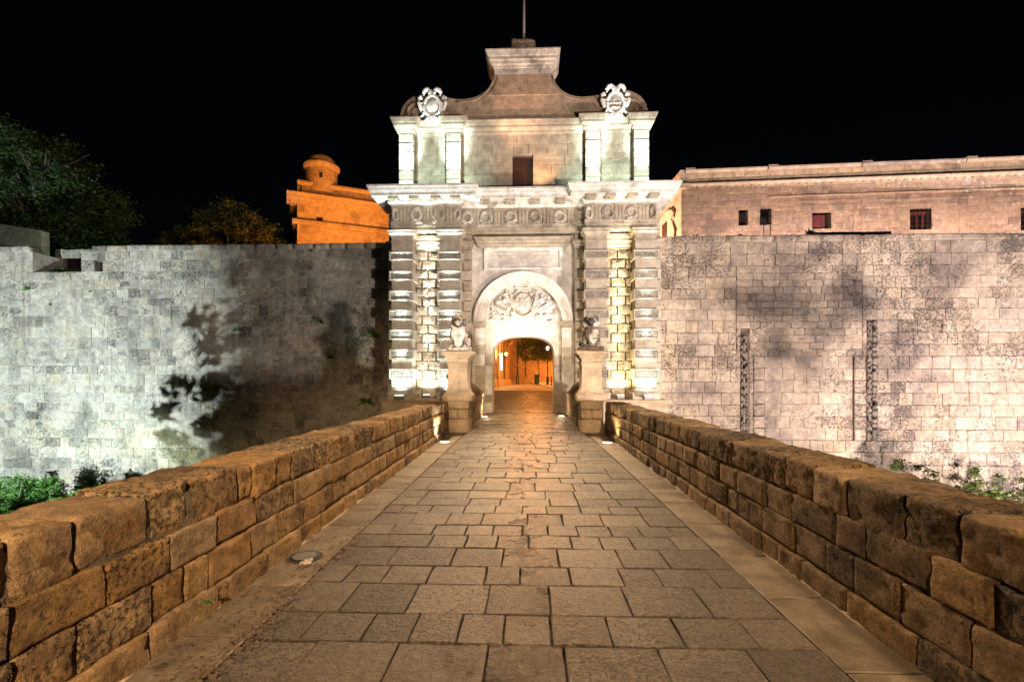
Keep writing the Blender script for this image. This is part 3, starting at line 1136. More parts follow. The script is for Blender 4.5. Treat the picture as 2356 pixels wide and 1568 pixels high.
# ---------------------------------------------------------------- seated stone lions with shields
def lion(x, label, turn, shield_dx, pale):
    before = set(COL.objects)
    z0 = 2.41
    y0 = 14.42
    root = empty('lion_statue', (x, y0, z0))
    tag(root, label, 'statue', 'stone lions')
    v, f = rough_block((x, y0, z0 + 0.05), (0.31, 0.29, 0.05), 0.015, 0.012, 6, x * 9, 4)
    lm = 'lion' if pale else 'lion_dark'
    put('plinth', v, f, lm, root, smooth=True)
    s = turn

    def body(bm):
        # haunches, trunk, chest
        ball(bm, (x - 0.13, y0 + 0.14, z0 + 0.24), (0.13, 0.17, 0.16))
        ball(bm, (x + 0.13, y0 + 0.14, z0 + 0.24), (0.13, 0.17, 0.16))
        ball(bm, (x, y0 + 0.12, z0 + 0.36), (0.18, 0.18, 0.24))
        ball(bm, (x, y0 + 0.02, z0 + 0.52), (0.19, 0.17, 0.22))
        # hind paws and tail
        for q in (-1, 1):
            ball(bm, (x + q * 0.2, y0 - 0.02, z0 + 0.13), (0.07, 0.15, 0.06))
            # fore legs: shoulder, upper leg, lower leg, paw holding the shield
            ball(bm, (x + q * 0.17, y0 - 0.02, z0 + 0.50), (0.08, 0.11, 0.13))
            bar(bm, (x + q * 0.18, y0 - 0.04, z0 + 0.48), (x + q * 0.19, y0 - 0.12, z0 + 0.30), 0.07, 0.055)
            bar(bm, (x + q * 0.19, y0 - 0.12, z0 + 0.32), (x + q * 0.17, y0 - 0.14, z0 + 0.13), 0.055, 0.05)
            ball(bm, (x + q * 0.17, y0 - 0.20, z0 + 0.13), (0.06, 0.09, 0.045))
            ball(bm, (x + q * 0.13, y0 - 0.20, z0 + 0.60), (0.06, 0.07, 0.05))
        curl(bm, [(x - s * 0.2, y0 + 0.25, z0 + 0.15), (x - s * 0.27, y0 + 0.16, z0 + 0.17), (x - s * 0.28, y0 + 0.02, z0 + 0.24), (x - s * 0.26, y0 - 0.03, z0 + 0.33)],
             [0.035, 0.032, 0.03, 0.045])
        # mane in tufts
        rg = random.Random(5)
        hx, hz = x + 0.01 * s, z0 + 0.80
        for k in range(80):
            t = rg.uniform(0, 2 * math.pi)
            e = rg.uniform(-1.1, 1.45)
            d = Vector((math.cos(t) * math.cos(e), abs(math.sin(t)) * math.cos(e) * 0.8 + 0.05, math.sin(e)))
            ball(bm, (hx + d.x * 0.19, y0 - 0.03 + d.y * 0.16, hz - 0.03 + d.z * (0.18 if d.z > 0 else 0.28)), (0.05, 0.05, 0.06), None, 1)
        ball(bm, (hx, y0 + 0.02, hz - 0.03), (0.18, 0.16, 0.2))
        # head: skull, brow, cheeks, muzzle, jaw, ears
        ball(bm, (hx, y0 - 0.10, hz + 0.02), (0.125, 0.13, 0.13))
        for q in (-1, 1):
            ball(bm, (hx + q * 0.055, y0 - 0.20, hz + 0.075), (0.048, 0.035, 0.022))
            ball(bm, (hx + q * 0.045, y0 - 0.235, hz - 0.035), (0.05, 0.055, 0.042))
            ball(bm, (hx + q * 0.085, y0 - 0.17, hz - 0.01), (0.045, 0.05, 0.05))
            ball(bm, (hx + q * 0.135, y0 - 0.09, hz + 0.075), (0.03, 0.025, 0.032))
        bar(bm, (hx, y0 - 0.19, hz + 0.08), (hx, y0 - 0.26, hz + 0.0), 0.035, 0.042)
        ball(bm, (hx, y0 - 0.275, hz + 0.0), (0.035, 0.025, 0.022))
        ball(bm, (hx, y0 - 0.19, hz - 0.105), (0.055, 0.065, 0.035))
    b = sculpt('body', body, 0.016, lm, root, 0.008, 16, 1)
    for q in (-1, 1):
        ey = MB().lathe([(0.001, -.017), (.013, -.01), (.017, 0), (.013, .01), (.001, .017)], (x + 0.01 * s + q * 0.05, y0 - 0.213, z0 + 0.848), 8)
        ey.build('eye', lm, root, True)
    # shield standing between the paws
    sx = x + shield_dx
    half = [(0.0, 0.10), (0.06, 0.115), (0.10, 0.16), (0.105, 0.24), (0.155, 0.34), (0.185, 0.45), (0.175, 0.54), (0.14, 0.585), (0.165, 0.62), (0.12, 0.655), (0.06, 0.625), (0.0, 0.60)]
    poly = [(sx + a, z0 + b_) for a, b_ in half] + [(sx - a, z0 + b_) for a, b_ in half[::-1][1:-1]]
    v, f = extrude_poly(poly, y0 - 0.305, y0 - 0.255)
    sh = put('shield', v, f, 'carved' if pale else 'lion', root)
    half2 = [(0.0, 0.15), (0.07, 0.24), (0.12, 0.36), (0.145, 0.46), (0.13, 0.53), (0.07, 0.555), (0.0, 0.545)]
    poly = [(sx + a, z0 + b_) for a, b_ in half2] + [(sx - a, z0 + b_) for a, b_ in half2[::-1][1:-1]]
    v, f = extrude_poly(poly, y0 - 0.322, y0 - 0.304)
    put('shield_field', v, f, 'carved' if pale else 'lion', sh)
    m = MB()
    m.box(sx - 0.012, sx + 0.012, y0 - 0.334, y0 - 0.321, z0 + 0.22, z0 + 0.52)
    m.box(sx - 0.11, sx - 0.013, y0 - 0.334, y0 - 0.321, z0 + 0.38, z0 + 0.405)
    m.box(sx + 0.013, sx + 0.11, y0 - 0.334, y0 - 0.321, z0 + 0.38, z0 + 0.405)
    m.build('shield_arms', 'pedestal', sh)
    root.scale = (1.12, 1.1, 1.08)
    return root


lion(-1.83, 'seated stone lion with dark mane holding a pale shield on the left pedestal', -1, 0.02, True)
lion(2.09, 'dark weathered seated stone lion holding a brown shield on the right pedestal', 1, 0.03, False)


# ================================================================ THE GATE
gate = empty('city_gate', (0, 21.5, 0))
tag(gate, 'tall baroque limestone city gate with arched doorway and curved crest', 'gate')
rng = random.Random(77)
YP, YB, YC, YT = 20.8, 21.5, 21.25, 22.1      # pilaster fronts, bays, centre entablature, tympanum
WALL_Y = 22.5


def gpart(name, m, mat='gate', parent=None, smooth=False):
    return put(name, m.v, m.f, mat, parent or gate, smooth)


# masses of masonry behind the orders
for s in (-1, 1):
    a, b = sorted((s * 2.30, s * 6.06))
    gpart('pier_core', MB().box(a, b, YB + 0.10, 23.6, DITCH, 9.0))
gpart('attic_core', MB().box(-5.34, 5.34, 21.42, 23.2, 9.0, 12.84))

# ---- portal wall with the semicircular recess
SPR = 4.14


def arc_pts(r, z, n=28):
    return [(-r * math.cos(math.pi * k / n), z + r * math.sin(math.pi * k / n)) for k in range(n + 1)]


def u_wall(name, hole, xl, xr, ztop, y0, y1, mat):
    poly = [(xl, -0.1)] + [(hole[0][0], -0.1)] + hole + [(hole[-1][0], -0.1)] + [(xr, -0.1), (xr, ztop), (xl, ztop)]
    v, f = extrude_poly(poly, y0, y1)
    return put(name, v, f, mat, gate)


M['portal'] = stone_mat('portal_ashlar', [(0.50, 0.435, 0.35)], stain=(0.28, 0.21, 0.14), stain_amt=0.35, stain_lo=0.55, stain_hi=0.75, stain_scale=0.9, streak=0.2,
                        pit=0.3, pit_scale=10, pit_lo=0.66, bump=0.2, grain=0.15, offset=False)
u_wall('portal_wall', arc_pts(1.74, SPR), -2.32, 2.32, 8.0, 21.82, YT + 0.02, 'portal')
# depressed arch of the doorway
door = []
n = 24
for k in range(n + 1):
    t = math.pi * k / n
    cc, ss = math.cos(t), math.sin(t)
    ex = 2.0 / 2.6
    door.append((-1.42 * math.copysign(abs(cc) ** ex, cc), 2.62 + 0.93 * abs(ss) ** ex))
u_wall('tympanum_wall', door, -1.80, 1.80, 6.0, YT, 23.5, 'portal')
# dressed stones of the door jambs, rougher on the right
for s in (-1, 1):
    z = 0.0
    while z < 2.55:
        h = min(rng.uniform(0.34, 0.5), 2.6 - z)
        if 2.6 - (z + h) < 0.2:
            h = 2.6 - z
        a, b = sorted((s * 1.425, s * 1.735))
        v, f = ring_stone(rect(a, b, z + .004, z + h - .004), Vector((0, YT, 0)), FRONT, 0.2, 0.008, rng, 0.003, 0.025, 0.006)
        put('jamb_stone', v, f, 'gate_rough' if s > 0 else 'portal', gate)
        z += h
# impost pilasters and imposts
for s in (-1, 1):
    z = 0.0
    while z < 3.8:
        h = min(rng.uniform(0.36, 0.52), 3.86 - z)
        if 3.86 - (z + h) < 0.2:
            h = 3.86 - z
        a, b = sorted((s * 1.745, s * 2.17))
        v, f = ring_stone(rect(a, b, z + .003, z + h - .003), Vector((0, 21.82, 0)), FRONT, 0.05, 0.007, rng, 0.002, 0.05, 0.004)
        put('impost_pilaster_stone', v, f, 'gate_rough' if (s > 0 and z < 2.6) else 'portal', gate)
        z += h
    a, b = sorted((s * 1.70, s * 2.22))
    v, f = sweep([(a, 22.0), (a, 21.76), (b, 21.76), (b, 21.82)], [(-0.05, 3.86), (0.0, 3.87), (0.0, 3.98), (0.03, 4.0), (0.05, 4.08), (0.07, 4.10), (0.07, 4.14), (-0.3, 4.14)])
    put('impost', v, f, 'gate', gate)
# archivolt: moulded ring
prof = [(1.742, 0.06), (1.742, 0.11), (1.80, 0.12), (1.86, 0.12), (1.87, 0.15), (1.98, 0.155), (2.0, 0.19), (2.10, 0.20), (2.16, 0.24), (2.22, 0.25), (2.22, 0.0)]
vs, fs = [], []
N = 48
for i in range(N + 1):
    t = math.pi * i / N
    for (r, o) in prof:
        vs.append((-r * math.cos(t), 21.82 - o, SPR + 0.004 + r * math.sin(t)))
k = len(prof)
for i in range(N):
    for a in range(k - 1):
        fs.append((i * k + a, i * k + a + 1, (i + 1) * k + a + 1, (i + 1) * k + a))
put('archivolt', vs, fs, 'portal', gate)

# ---- inscription panel
v, f = sweep([(-1.98, 21.9), (-1.98, 21.62), (1.98, 21.62), (1.98, 21.9)], [(-0.06, 7.43), (0, 7.45), (0.02, 7.52), (0.08, 7.56), (0.08, 7.64), (0.13, 7.68), (0.15, 7.80), (0.2, 7.82), (0.2, 7.88), (-0.3, 7.9)])
put('portal_cornice', v, f, 'gate', gate)
fr = MB()
fr.box(-1.75, 1.75, 21.70, 21.83, 6.46, 6.56).box(-1.75, 1.75, 21.70, 21.83, 7.36, 7.44)
fr.box(-1.75, -1.63, 21.70, 21.83, 6.565, 7.355).box(1.63, 1.75, 21.70, 21.83, 6.565, 7.355)
gpart('panel_frame', fr, 'portal')
plq = MB().box(-1.625, 1.625, 21.775, 21.83, 6.565, 7.355).build('inscription_panel', 'marble', gate)
LINES = ['ANTIQUISSIMÆ HUJUS URBIS QUAM PATRES DIXERE NOTABILEM,', 'INSULÆ METROPOLEOS,', 'QUÆ DIVI PAULI PROVIDO NAUFRAGIO FIDEM EDOCTA',
         'PRIMUM EPISCOPUM DIVUM PUBLIUM HOSPITEM HABUIT,', 'FRAT. MANOEL DE VILHENA M.M. INVICTUS ET PIISSIMUS PRINCEPS',
         'PRIMORDIA HUJUS DISCIPLI AMOREM ET FIDELEM POPULI', 'PONTEM ET OPUS COLLAPSA RESTAURAVIT ET AUXIT', 'ANNO DOMINI MDCCXXIV']
for i, t in enumerate(LINES):
    cu = bpy.data.curves.new('inscription_line', 'FONT')
    cu.body = t
    cu.size = 0.088
    cu.align_x = 'CENTER'
    cu.extrude = 0.002
    cu.materials.append(M['letters'])
    tmp = bpy.data.objects.new('inscription_line', cu)
    COL.objects.link(tmp)
    me_ = bpy.data.meshes.new_from_object(tmp.evaluated_get(bpy.context.evaluated_depsgraph_get()))
    bpy.data.objects.remove(tmp)
    me_.transform(Matrix.Rotation(R(90), 4, 'X'))
    o = bpy.data.objects.new('inscription_line', me_)
    COL.objects.link(o)
    place(o, Vector((0, 21.771, 7.26 - i * 0.094)), plq)

# ---- lower order: four rusticated pilasters
bands = [(7.05, 6.69), (6.22, 5.82), (5.37, 4.94), (4.53, 4.11), (3.69, 3.26), (2.83, 2.41), (1.99, 1.56)]
for s in (-1, 1):
    for (x0, x1) in ((2.70, 3.60), (4.80, 5.70)):
        a, b = sorted((s * x0, s * x1))
        pl = empty('pilaster', ((a + b) / 2, YP, 0.7))
        place(pl, Vector(((a + b) / 2, YP, 0.7)), gate)
        # plain drums between the bands
        zz = [7.48] + [z for bd in bands for z in bd] + [1.17]
        for i in range(0, len(zz), 2):
            v, f = ring_stone(rect(a, b, zz[i + 1] + .003, zz[i] - .003), Vector((0, YP, 0)), FRONT, 0.75, 0.006, rng, 0.002, 0.0, 0.003)
            put('drum', v, f, 'gate', pl)
        for (zt, zb) in bands:
            A, B = a - 0.08, b + 0.08
            m = MB()
            y = YP - 0.10
            m.add([(A, y, zb), (B, y, zb), (B, y, zt), (A, y, zt),
                   (A + .055, y, zb + .055), (B - .055, y, zb + .055), (B - .055, y, zt - .055), (A + .055, y, zt - .055),
                   (A + .07, y + .04, zb + .07), (B - .07, y + .04, zb + .07), (B - .07, y + .04, zt - .07), (A + .07, y + .04, zt - .07),
                   (A, YP + .7, zb), (B, YP + .7, zb), (B, YP + .7, zt), (A, YP + .7, zt)],
                  [(0, 1, 5, 4), (1, 2, 6, 5), (2, 3, 7, 6), (3, 0, 4, 7), (4, 5, 9, 8), (5, 6, 10, 9), (6, 7, 11, 10), (7, 4, 8, 11),
                   (0, 12, 13, 1), (1, 13, 14, 2), (2, 14, 15, 3), (3, 15, 12, 0)])
            put('band_frame', m.v, m.f, 'gate', pl)
            v, f = ring_stone(rect(A + .072, B - .072, zb + .072, zt - .072), Vector((0, y + .05, 0)), FRONT, 0.03, 0.01, rng, 0.0, 0.035, 0.002)
            put('vermiculated_panel', v, f, 'vermic', pl)
        path = [(a, YB + .1), (a, YP), (b, YP), (b, YB + .1)]
        v, f = sweep(path, [(-.01, 7.48), (.03, 7.485), (.035, 7.52), (0.0, 7.535), (0.0, 7.69), (.03, 7.70), (.05, 7.77), (.10, 7.82), (.13, 7.84), (.13, 7.93), (.16, 7.95), (.16, 7.99), (-.2, 7.992)])
        put('capital', v, f, 'gate', pl)
        v, f = sweep(path, [(.13, .68), (.13, .86), (.15, .875), (.155, .93), (.13, .985), (.08, 1.0), (.05, 1.05), (.05, 1.08), (.07, 1.09), (.07, 1.13), (.0, 1.165), (-.1, 1.17)])
        put('base', v, f, 'gate', pl)

    # ---- bay of rock-faced blocks between the pilasters
    bay = empty('rusticated_bay', (s * 4.2, YB, 0.7))
    place(bay, Vector((s * 4.2, YB, 0.7)), gate)
    A, B = sorted((s * 3.62, s * 4.78))
    z, odd = 0.70, 0
    rows_n = 16
    hh = (7.26 - 0.72) / rows_n
    for i in range(rows_n):
        z0 = 0.72 + i * hh
        mid = (A + B) / 2
        g = 0.038
        if i % 2:
            cells = [(A, mid - g / 2 - 0.04), (mid + g / 2 - 0.04, B)]
        else:
            cells = [(A, A + 0.24), (A + 0.24 + g, B - 0.24 - g), (B - 0.24, B)]
        for (p, q) in cells:
            v, f = ring_stone(rect(p + .008, q - .008, z0 + g / 2, z0 + hh - g / 2), Vector((0, YB, 0)), FRONT, 0.12, 0.016, rng, 0.005, 0.045, 0.010)
            put('rusticated_block', v, f, 'gate_rough', bay)
    v, f = sweep([(A, YB + .3), (A, YB - .02), (B, YB - .02), (B, YB + .3)], [(0.0, 7.26), (.03, 7.28), (.03, 7.36), (.08, 7.42), (.10, 7.55), (.16, 7.62), (.16, 7.72), (.2, 7.76), (.22, 7.9), (-.2, 7.92)])
    # moulding between the pilasters keeps inside the bay
    v = [(max(A + .006, min(B - .006, p[0])), p[1], p[2]) for p in v]
    put('bay_capital', v, f, 'gate', bay)

    # ---- narrow block strips either side of the pilasters
    for (x0, x1) in ((2.31, 2.66), (5.74, 6.06)):
        a, b = sorted((s * x0, s * x1))
        strip = empty('quoin_strip', ((a + b) / 2, YB, 0.0))
        place(strip, Vector(((a + b) / 2, YB, 0.0)), gate)
        k = 16
        hq = 7.3 / k
        for i in range(k):
            pr = 0.10 if i % 2 else 0.055
            v, f = ring_stone(rect(a, b, 0.0 + i * hq + .02, (i + 1) * hq - .015), Vector((0, YB, 0)), FRONT, 0.15, 0.014, rng, 0.004, pr, 0.006)
            put('quoin', v, f, 'gate', strip)
        v, f = sweep([(a, YB + .2), (a, YB - .03), (b, YB - .03), (b, YB + .2)], [(0, 7.31), (.02, 7.34), (.02, 7.42), (.07, 7.5), (.07, 7.56), (.11, 7.62), (.11, 7.7), (-.2, 7.71)])
        put('strip_capital', v, f, 'gate', strip)

    # plinth under the pair
    a, b = sorted((s * 2.5, s * 6.1))
    v, f = sweep([(a, YB + .3), (a, YP - .15), (b, YP - .15), (b, YB + .3)], [(0.02, DITCH), (0.02, 0.55), (.06, .58), (.08, .60), (.08, .67), (-.9, .678)])
    put('plinth', v, f, 'pedestal', gate)

# ---- main entablature, breaking forward over the pilasters
path = [(-5.7, 22.45), (-5.7, YP), (-2.7, YP), (-2.7, YC), (2.7, YC), (2.7, YP), (5.7, YP), (5.7, 22.45)]
v, f = sweep(path, [(-.78, 7.996), (0, 7.998), (0, 8.15), (.02, 8.155), (.02, 8.27), (.05, 8.29), (.06, 8.36), (-.05, 8.362)])
put('architrave', v, f, 'gate', gate)
v, f = sweep(path, [(0, 8.363), (0, 9.06)])
frieze = put('frieze', v, f, 'gate', gate)
prof = [(-.01, 9.06), (.06, 9.065), (.08, 9.10), (.12, 9.13), (.14, 9.19), (.14, 9.285), (.66, 9.29), (.66, 9.27), (.70, 9.27), (.70, 9.37), (.72, 9.385), (.72, 9.41), (.76, 9.45), (.80, 9.58), (.83, 9.60), (.83, 9.68),
        (.80, 9.685), (-.9, 9.72)]
v, f = sweep(path, prof)
corn = put('cornice', v, f, 'cornice', gate)


def mutule(x, yf, parent):
    m = MB()
    m.bbox(x - .21, x + .21, yf - .60, yf - .15, 9.15, 9.287, 0.012)
    o = put('mutule', m.v, m.f, 'gate', parent)
    ring = MB()
    pts = [(x + .15 * math.cos(2 * math.pi * k / 20), yf - .375 + .15 * math.sin(2 * math.pi * k / 20), 9.145) for k in range(21)]
    ring.tube(pts, 0.022, 5, False)
    ring.lathe([(0.09, -.02), (0.09, 0.01)], (x, yf - .375, 9.145), 14)
    put('mutule_rosette', ring.v, ring.f, 'gate', parent, True)


for x in (-1.62, -.54, .54, 1.62):
    mutule(x, YC, corn)
for s in (-1, 1):
    for x in (2.86, 3.68, 4.6, 5.48):
        mutule(s * x, YP, corn)


def triglyph(x, y):
    m = MB()
    for dx in (-.15, 0, .15):
        m.bbox(x + dx - .058, x + dx + .058, y - .05, y + .02, 8.37, 8.95, 0.02)
    m.box(x - .22, x + .22, y - .022, y + .02, 8.368, 8.97)
    m.box(x - .235, x + .235, y - .06, y + .02, 8.972, 9.055)
    put('triglyph', m.v, m.f, 'gate', frieze)
    m = MB().box(x - .22, x + .22, y - .07, y + .02, 8.225, 8.262)
    for k in range(6):
        gx = x - .19 + k * .076
        m.lathe([(.028, -.045), (.018, 0)], (gx, y - .045, 8.223), 6)
    put('guttae', m.v, m.f, 'gate', frieze)


for x in (-2.16, -1.08, 0, 1.08, 2.16):
    triglyph(x, YC)
for s in (-1, 1):
    for x in (3.12, 4.13, 5.14):
        triglyph(s * x, YP)

# laurel wreaths in the metopes: one carving, copied
rgw = random.Random(4)


def leafy_ring():
    m = MB()
    pts = [(.2 * math.cos(R(-70) + R(320) * k / 26 - R(0)), 0, .2 * math.sin(R(-70) + R(320) * k / 26)) for k in range(27)]
    m.tube(pts, 0.02, 5)
    for k in range(46):
        t = R(-75) + R(330) * k / 45
        for q in (-1, 1):
            c = Vector((.2 * math.cos(t), 0, .2 * math.sin(t)))
            tang = Vector((-math.sin(t), 0, math.cos(t)))
            rad = Vector((math.cos(t), 0, math.sin(t)))
            d = (tang * (1 if t < R(90) else -1) + rad * q * rgw.uniform(0.7, 1.4)).normalized()
            L = rgw.uniform(0.08, 0.13)
            sd = d.cross(Vector((0, 1, 0)))
            p0, p1 = c, c + d * L
            mid = c + d * L * .5
            m.add([p0, mid + sd * .022, p1, mid - sd * .022, mid + Vector((0, -.03, 0))], [(0, 1, 4), (1, 2, 4), (2, 3, 4), (3, 0, 4)])
    m.tube([(-.17, -.01, -.27), (.0, -.02, -.2), (.14, -.01, -.17)], [.012, .018, .01], 5)
    m.tube([(.19, -.01, -.26), (.02, -.02, -.2), (-.12, -.01, -.16)], [.012, .018, .01], 5)
    return m


lr = leafy_ring()
wm = bpy.data.meshes.new('wreath')
wm.from_pydata([tuple(v) for v in lr.v], [], lr.f)
wm.materials.append(M['carved'])
spots = [(-2.45, YC), (-1.62, YC), (-.54, YC), (.54, YC), (1.62, YC), (2.45, YC)] + [(s * x, YP) for s in (-1, 1) for x in (3.63, 4.63, 2.84, 5.52)]
for i, (x, y) in enumerate(spots):
    o = bpy.data.objects.new('wreath', wm)
    COL.objects.link(o)
    place(o, Vector((x, y - .02, 8.655)), frieze)
    o.scale = (1.05 if abs(x) not in (2.84, 5.52) else 0.55, 2.4, 1.12)
    o.rotation_euler = (0, (i % 3 - 1) * .06, math.pi * (i % 2) * 0)

# ---- upper storey
zj = [9.70, 9.86] + [9.86 + .405 * k for k in range(1, 7)]
for s in (-1, 1):
    for (x0, x1) in ((2.71, 3.34), (4.78, 5.42)):
        a, b = sorted((s * x0, s * x1))
        pl = empty('attic_pillar', ((a + b) / 2, 20.95, 9.7))
        place(pl, Vector(((a + b) / 2, 20.95, 9.7)), gate)
        for z0, z1 in zip(zj, zj[1:]):
            m = MB().bbox(a, b, 20.95, 21.6, z0 + .026, z1 - .026, 0.010)
            put('block', m.v, m.f, 'gate', pl)
        MB().box(a + .05, b - .05, 21.16, 21.5, 9.7, 12.3).build('core', 'gate', pl)
# coursed wall with the balcony doorway
st = []
for (p, q) in ((-2.70, 2.70), (-4.77, -3.35), (3.35, 4.77)):
    for (a, b, c0, c1) in course_layout(p, q, 9.69, 12.29, .40, .55, 1.0, rng, [(-.46, .44, 9.0, 11.30)] if p == -2.70 else (), .008):
        v, f = ring_stone(rect(a, b, c0, c1), Vector((0, 21.32, 0)), FRONT, 0.11, 0.007, rng, 0.003, 0.012 + rng.uniform(-.006, .006), 0.004)
        st.append((v, f, (b - a) * (c1 - c0), None, rng.random()))
lay(st, gate, 'attic_stone', 'gate', 120)
dr = empty('attic_doorway', (0, 21.3, 9.7))
place(dr, Vector((0, 21.3, 9.7)), gate)
MB().box(-.46, .44, 21.405, 21.419, 9.7, 11.30).build('dark_opening', 'dark_in', dr)
MB().box(-.45, .17, 21.36, 21.40, 9.7, 11.28).build('door_leaf', 'wood_dark', dr)
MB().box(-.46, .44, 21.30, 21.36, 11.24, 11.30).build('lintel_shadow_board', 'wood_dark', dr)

apath = [(-5.42, 22.4), (-5.42, 20.95), (-4.78, 20.95), (-4.78, 21.30), (-3.34, 21.30), (-3.34, 20.95), (-2.71, 20.95), (-2.71, 21.30)]
apath = apath + [(-x, y) for x, y in apath[::-1]]
v, f = sweep(apath, [(-.02, 12.29), (.02, 12.295), (.03, 12.34), (.07, 12.37), (.08, 12.45), (.13, 12.49), (.17, 12.54), (.20, 12.55), (.20, 12.65), (.24, 12.67), (.25, 12.70), (.29, 12.80), (.31, 12.81), (.31, 12.86), (-.5, 12.90)])
put('attic_cornice', v, f, 'gate', gate)

# ---- crest with volutes
half = [(0, 12.86), (5.40, 12.86), (5.44, 13.2), (5.36, 13.6), (5.12, 13.98), (4.78, 14.22), (4.40, 14.34), (4.0, 14.34), (3.62, 14.24), (3.3, 14.10), (2.95, 14.03), (2.6, 14.01), (2.3, 14.05), (2.05, 14.13),
        (1.83, 14.26), (1.64, 14.43), (1.48, 14.66), (1.36, 14.92), (1.28, 15.2), (1.25, 15.55), (0, 15.55)]
CK = lambda z: 12.86 + (z - 12.86) * .862
half = [(a, CK(b)) for a, b in half]
poly = [(a, b) for a, b in half[1:-1]] + [(-a, b) for a, b in half[1:-1][::-1]]
v, f = extrude_poly(poly, 21.18, 21.95)
crest = put('crest', v, f, 'crest', gate)
# raised edge fillet of the crest
for s in (-1, 1):
    ed = [(s * (a - .0), 21.165, b - .12) for a, b in half[10:19]]
    put('crest_fillet', *(lambda m: (m.v, m.f))(MB().tube(ed, .035, 6)), 'crest', crest, True)
    pts = [(s * x, y, z) for (x, y, z) in spiral(4.72, 21.15, 13.24, .45, .07, R(95), -1.6, 34)]
    put('volute', *(lambda m: (m.v, m.f))(MB().tube(pts, [.075 - .04 * k / 34 for k in range(35)], 7)), 'crest', crest, True)
    rim = [(s * a, 21.15, CK(b)) for a, b in ((5.20, 12.95), (5.22, 13.2), (5.14, 13.52), (4.93, 13.82), (4.6, 14.04), (4.3, 14.1))]
    put('volute_rim', *(lambda m: (m.v, m.f))(MB().tube(rim, .03, 6)), 'crest', crest, True)
# panel on the neck of the crest
v, f = extrude_poly([(a * .86, b - .1) for a, b in half[14:20]] + [(-a * .86, b - .1) for a, b in half[14:20][::-1]], 21.12, 21.19)
put('crest_panel', v, f, 'crest', crest)
# top block
bp_ = [(-1.25, 22.55), (-1.25, 21.10), (1.25, 21.10), (1.25, 22.55)]
v, f = sweep(bp_, [(o_, z_ - .45) for o_, z_ in [(0, 15.30), (0, 15.56), (.03, 15.58), (.05, 15.66), (.12, 15.70), (.14, 15.80), (.22, 15.84), (.22, 15.95), (.27, 15.97), (.34, 16.13), (.36, 16.14), (.36, 16.2), (-1.2, 16.22)]])
put('crest_cornice', v, f, 'cornice', gate)
MB().box(-1.23, 1.23, 21.13, 22.5, 14.8, 15.74).build('crest_block', 'crest', gate)
v, f = rough_block((0.03, 21.35, 16.05), (.54, .35, .33), .12, .07, 4, 8, 7)
put('flagpole_mound', v, f, 'crest', gate, True)

fp = MB().tube([(0.04, 21.5, 16.1), (0.04, 21.5, 20.5)], [.062, .05], 10)
o = fp.build('flagpole', 'pole', None, True)
tag(o, 'slim pale flagpole rising from the top of the gate', 'flagpole')


# ---- heraldic cartouches on the attic
def cartouche(x, emblem):
    z = 13.42
    y = 20.98
    root = empty('cartouche', (x, y, 12.85))
    place(root, Vector((x, y, 12.6)), gate)

    def frame(bm):
        curl(bm, oval(x, y - .08, z, .35, .45, 26), .07, 8)
        ball(bm, (x, y + .06, z - .02), (.46, .10, .60))
        for q in (-1, 1):
            # upper scrolls rolling in towards the middle
            curl(bm, [(x + q * a, y - .08, z + b) for a, b in ((.05, .50), (.09, .64), (.20, .72), (.31, .68), (.37, .56), (.36, .44))], [.06, .09, .11, .11, .09, .06])
            ball(bm, (x + q * .12, y - .14, z + .55), (.07, .05, .08))
            # side wings, upright and close to the oval
            curl(bm, [(x + q * a, y - .05, z + b) for a, b in ((.43, .30), (.50, .44), (.57, .36), (.58, .16), (.52, -.06), (.47, -.20))], [.05, .07, .09, .10, .08, .05])
            for k in range(3):
                bar(bm, (x + q * .38, y - .06, z + .18 - .13 * k), (x + q * .53, y - .04, z + .10 - .13 * k), .04, .035)
            # lower scrolls
            curl(bm, [(x + q * a, y - .05, z + b) for a, b in ((.36, -.24), (.43, -.40), (.52, -.43))], [.06, .06, .05])
            curl(bm, [(x + q * a, y - .06, z + b) for a, b in ((.10, -.50), (.24, -.55), (.32, -.66))], [.10, .09, .06])
            curl(bm, [(x + q * c[0], c[1], c[2]) for c in spiral(.17, y - .06, z - .72, .11, .03, R(60), -1.1, 16)], .055)
        ball(bm, (x, y - .08, z - .64), (.15, .11, .22))
        ball(bm, (x, y - .15, z - .50), (.05, .05, .05))
    sculpt('frame', frame, .025, 'carved', root, .004, 9, 1)

    def field(bm):
        ball(bm, (x, y - .02, z), (.31, .14 if not emblem else .07, .41))
    sculpt('field', field, .03, 'carved', root, 0, 1, 2)
    if emblem:
        def arms(bm):
            slab(bm, x - .26, x + .24, y - .14, y - .06, z - .05, z - .01)
            bar(bm, (x - .24, y - .1, z - .03), (x - .12, y - .1, z - .2), .03, .03)
            bar(bm, (x + .22, y - .1, z - .03), (x + .12, y - .1, z - .2), .03, .03)
            for q, h in ((-.09, .12), (.02, .05), (.12, .05)):
                slab(bm, x + q - .035, x + q + .035, y - .13, y - .06, z - .16, z + h)
            slab(bm, x - .14, x - .02, y - .13, y - .06, z + .1, z + .15)
            for q in range(-3, 4):
                ball(bm, (x + q * .055, y - .10, z - .21 - .02 * (q % 2)), (.06, .06, .07))
        sculpt('arms', arms, .018, 'carved', root, 0, 1, 1)


cartouche(-3.95, False)
cartouche(3.98, True)
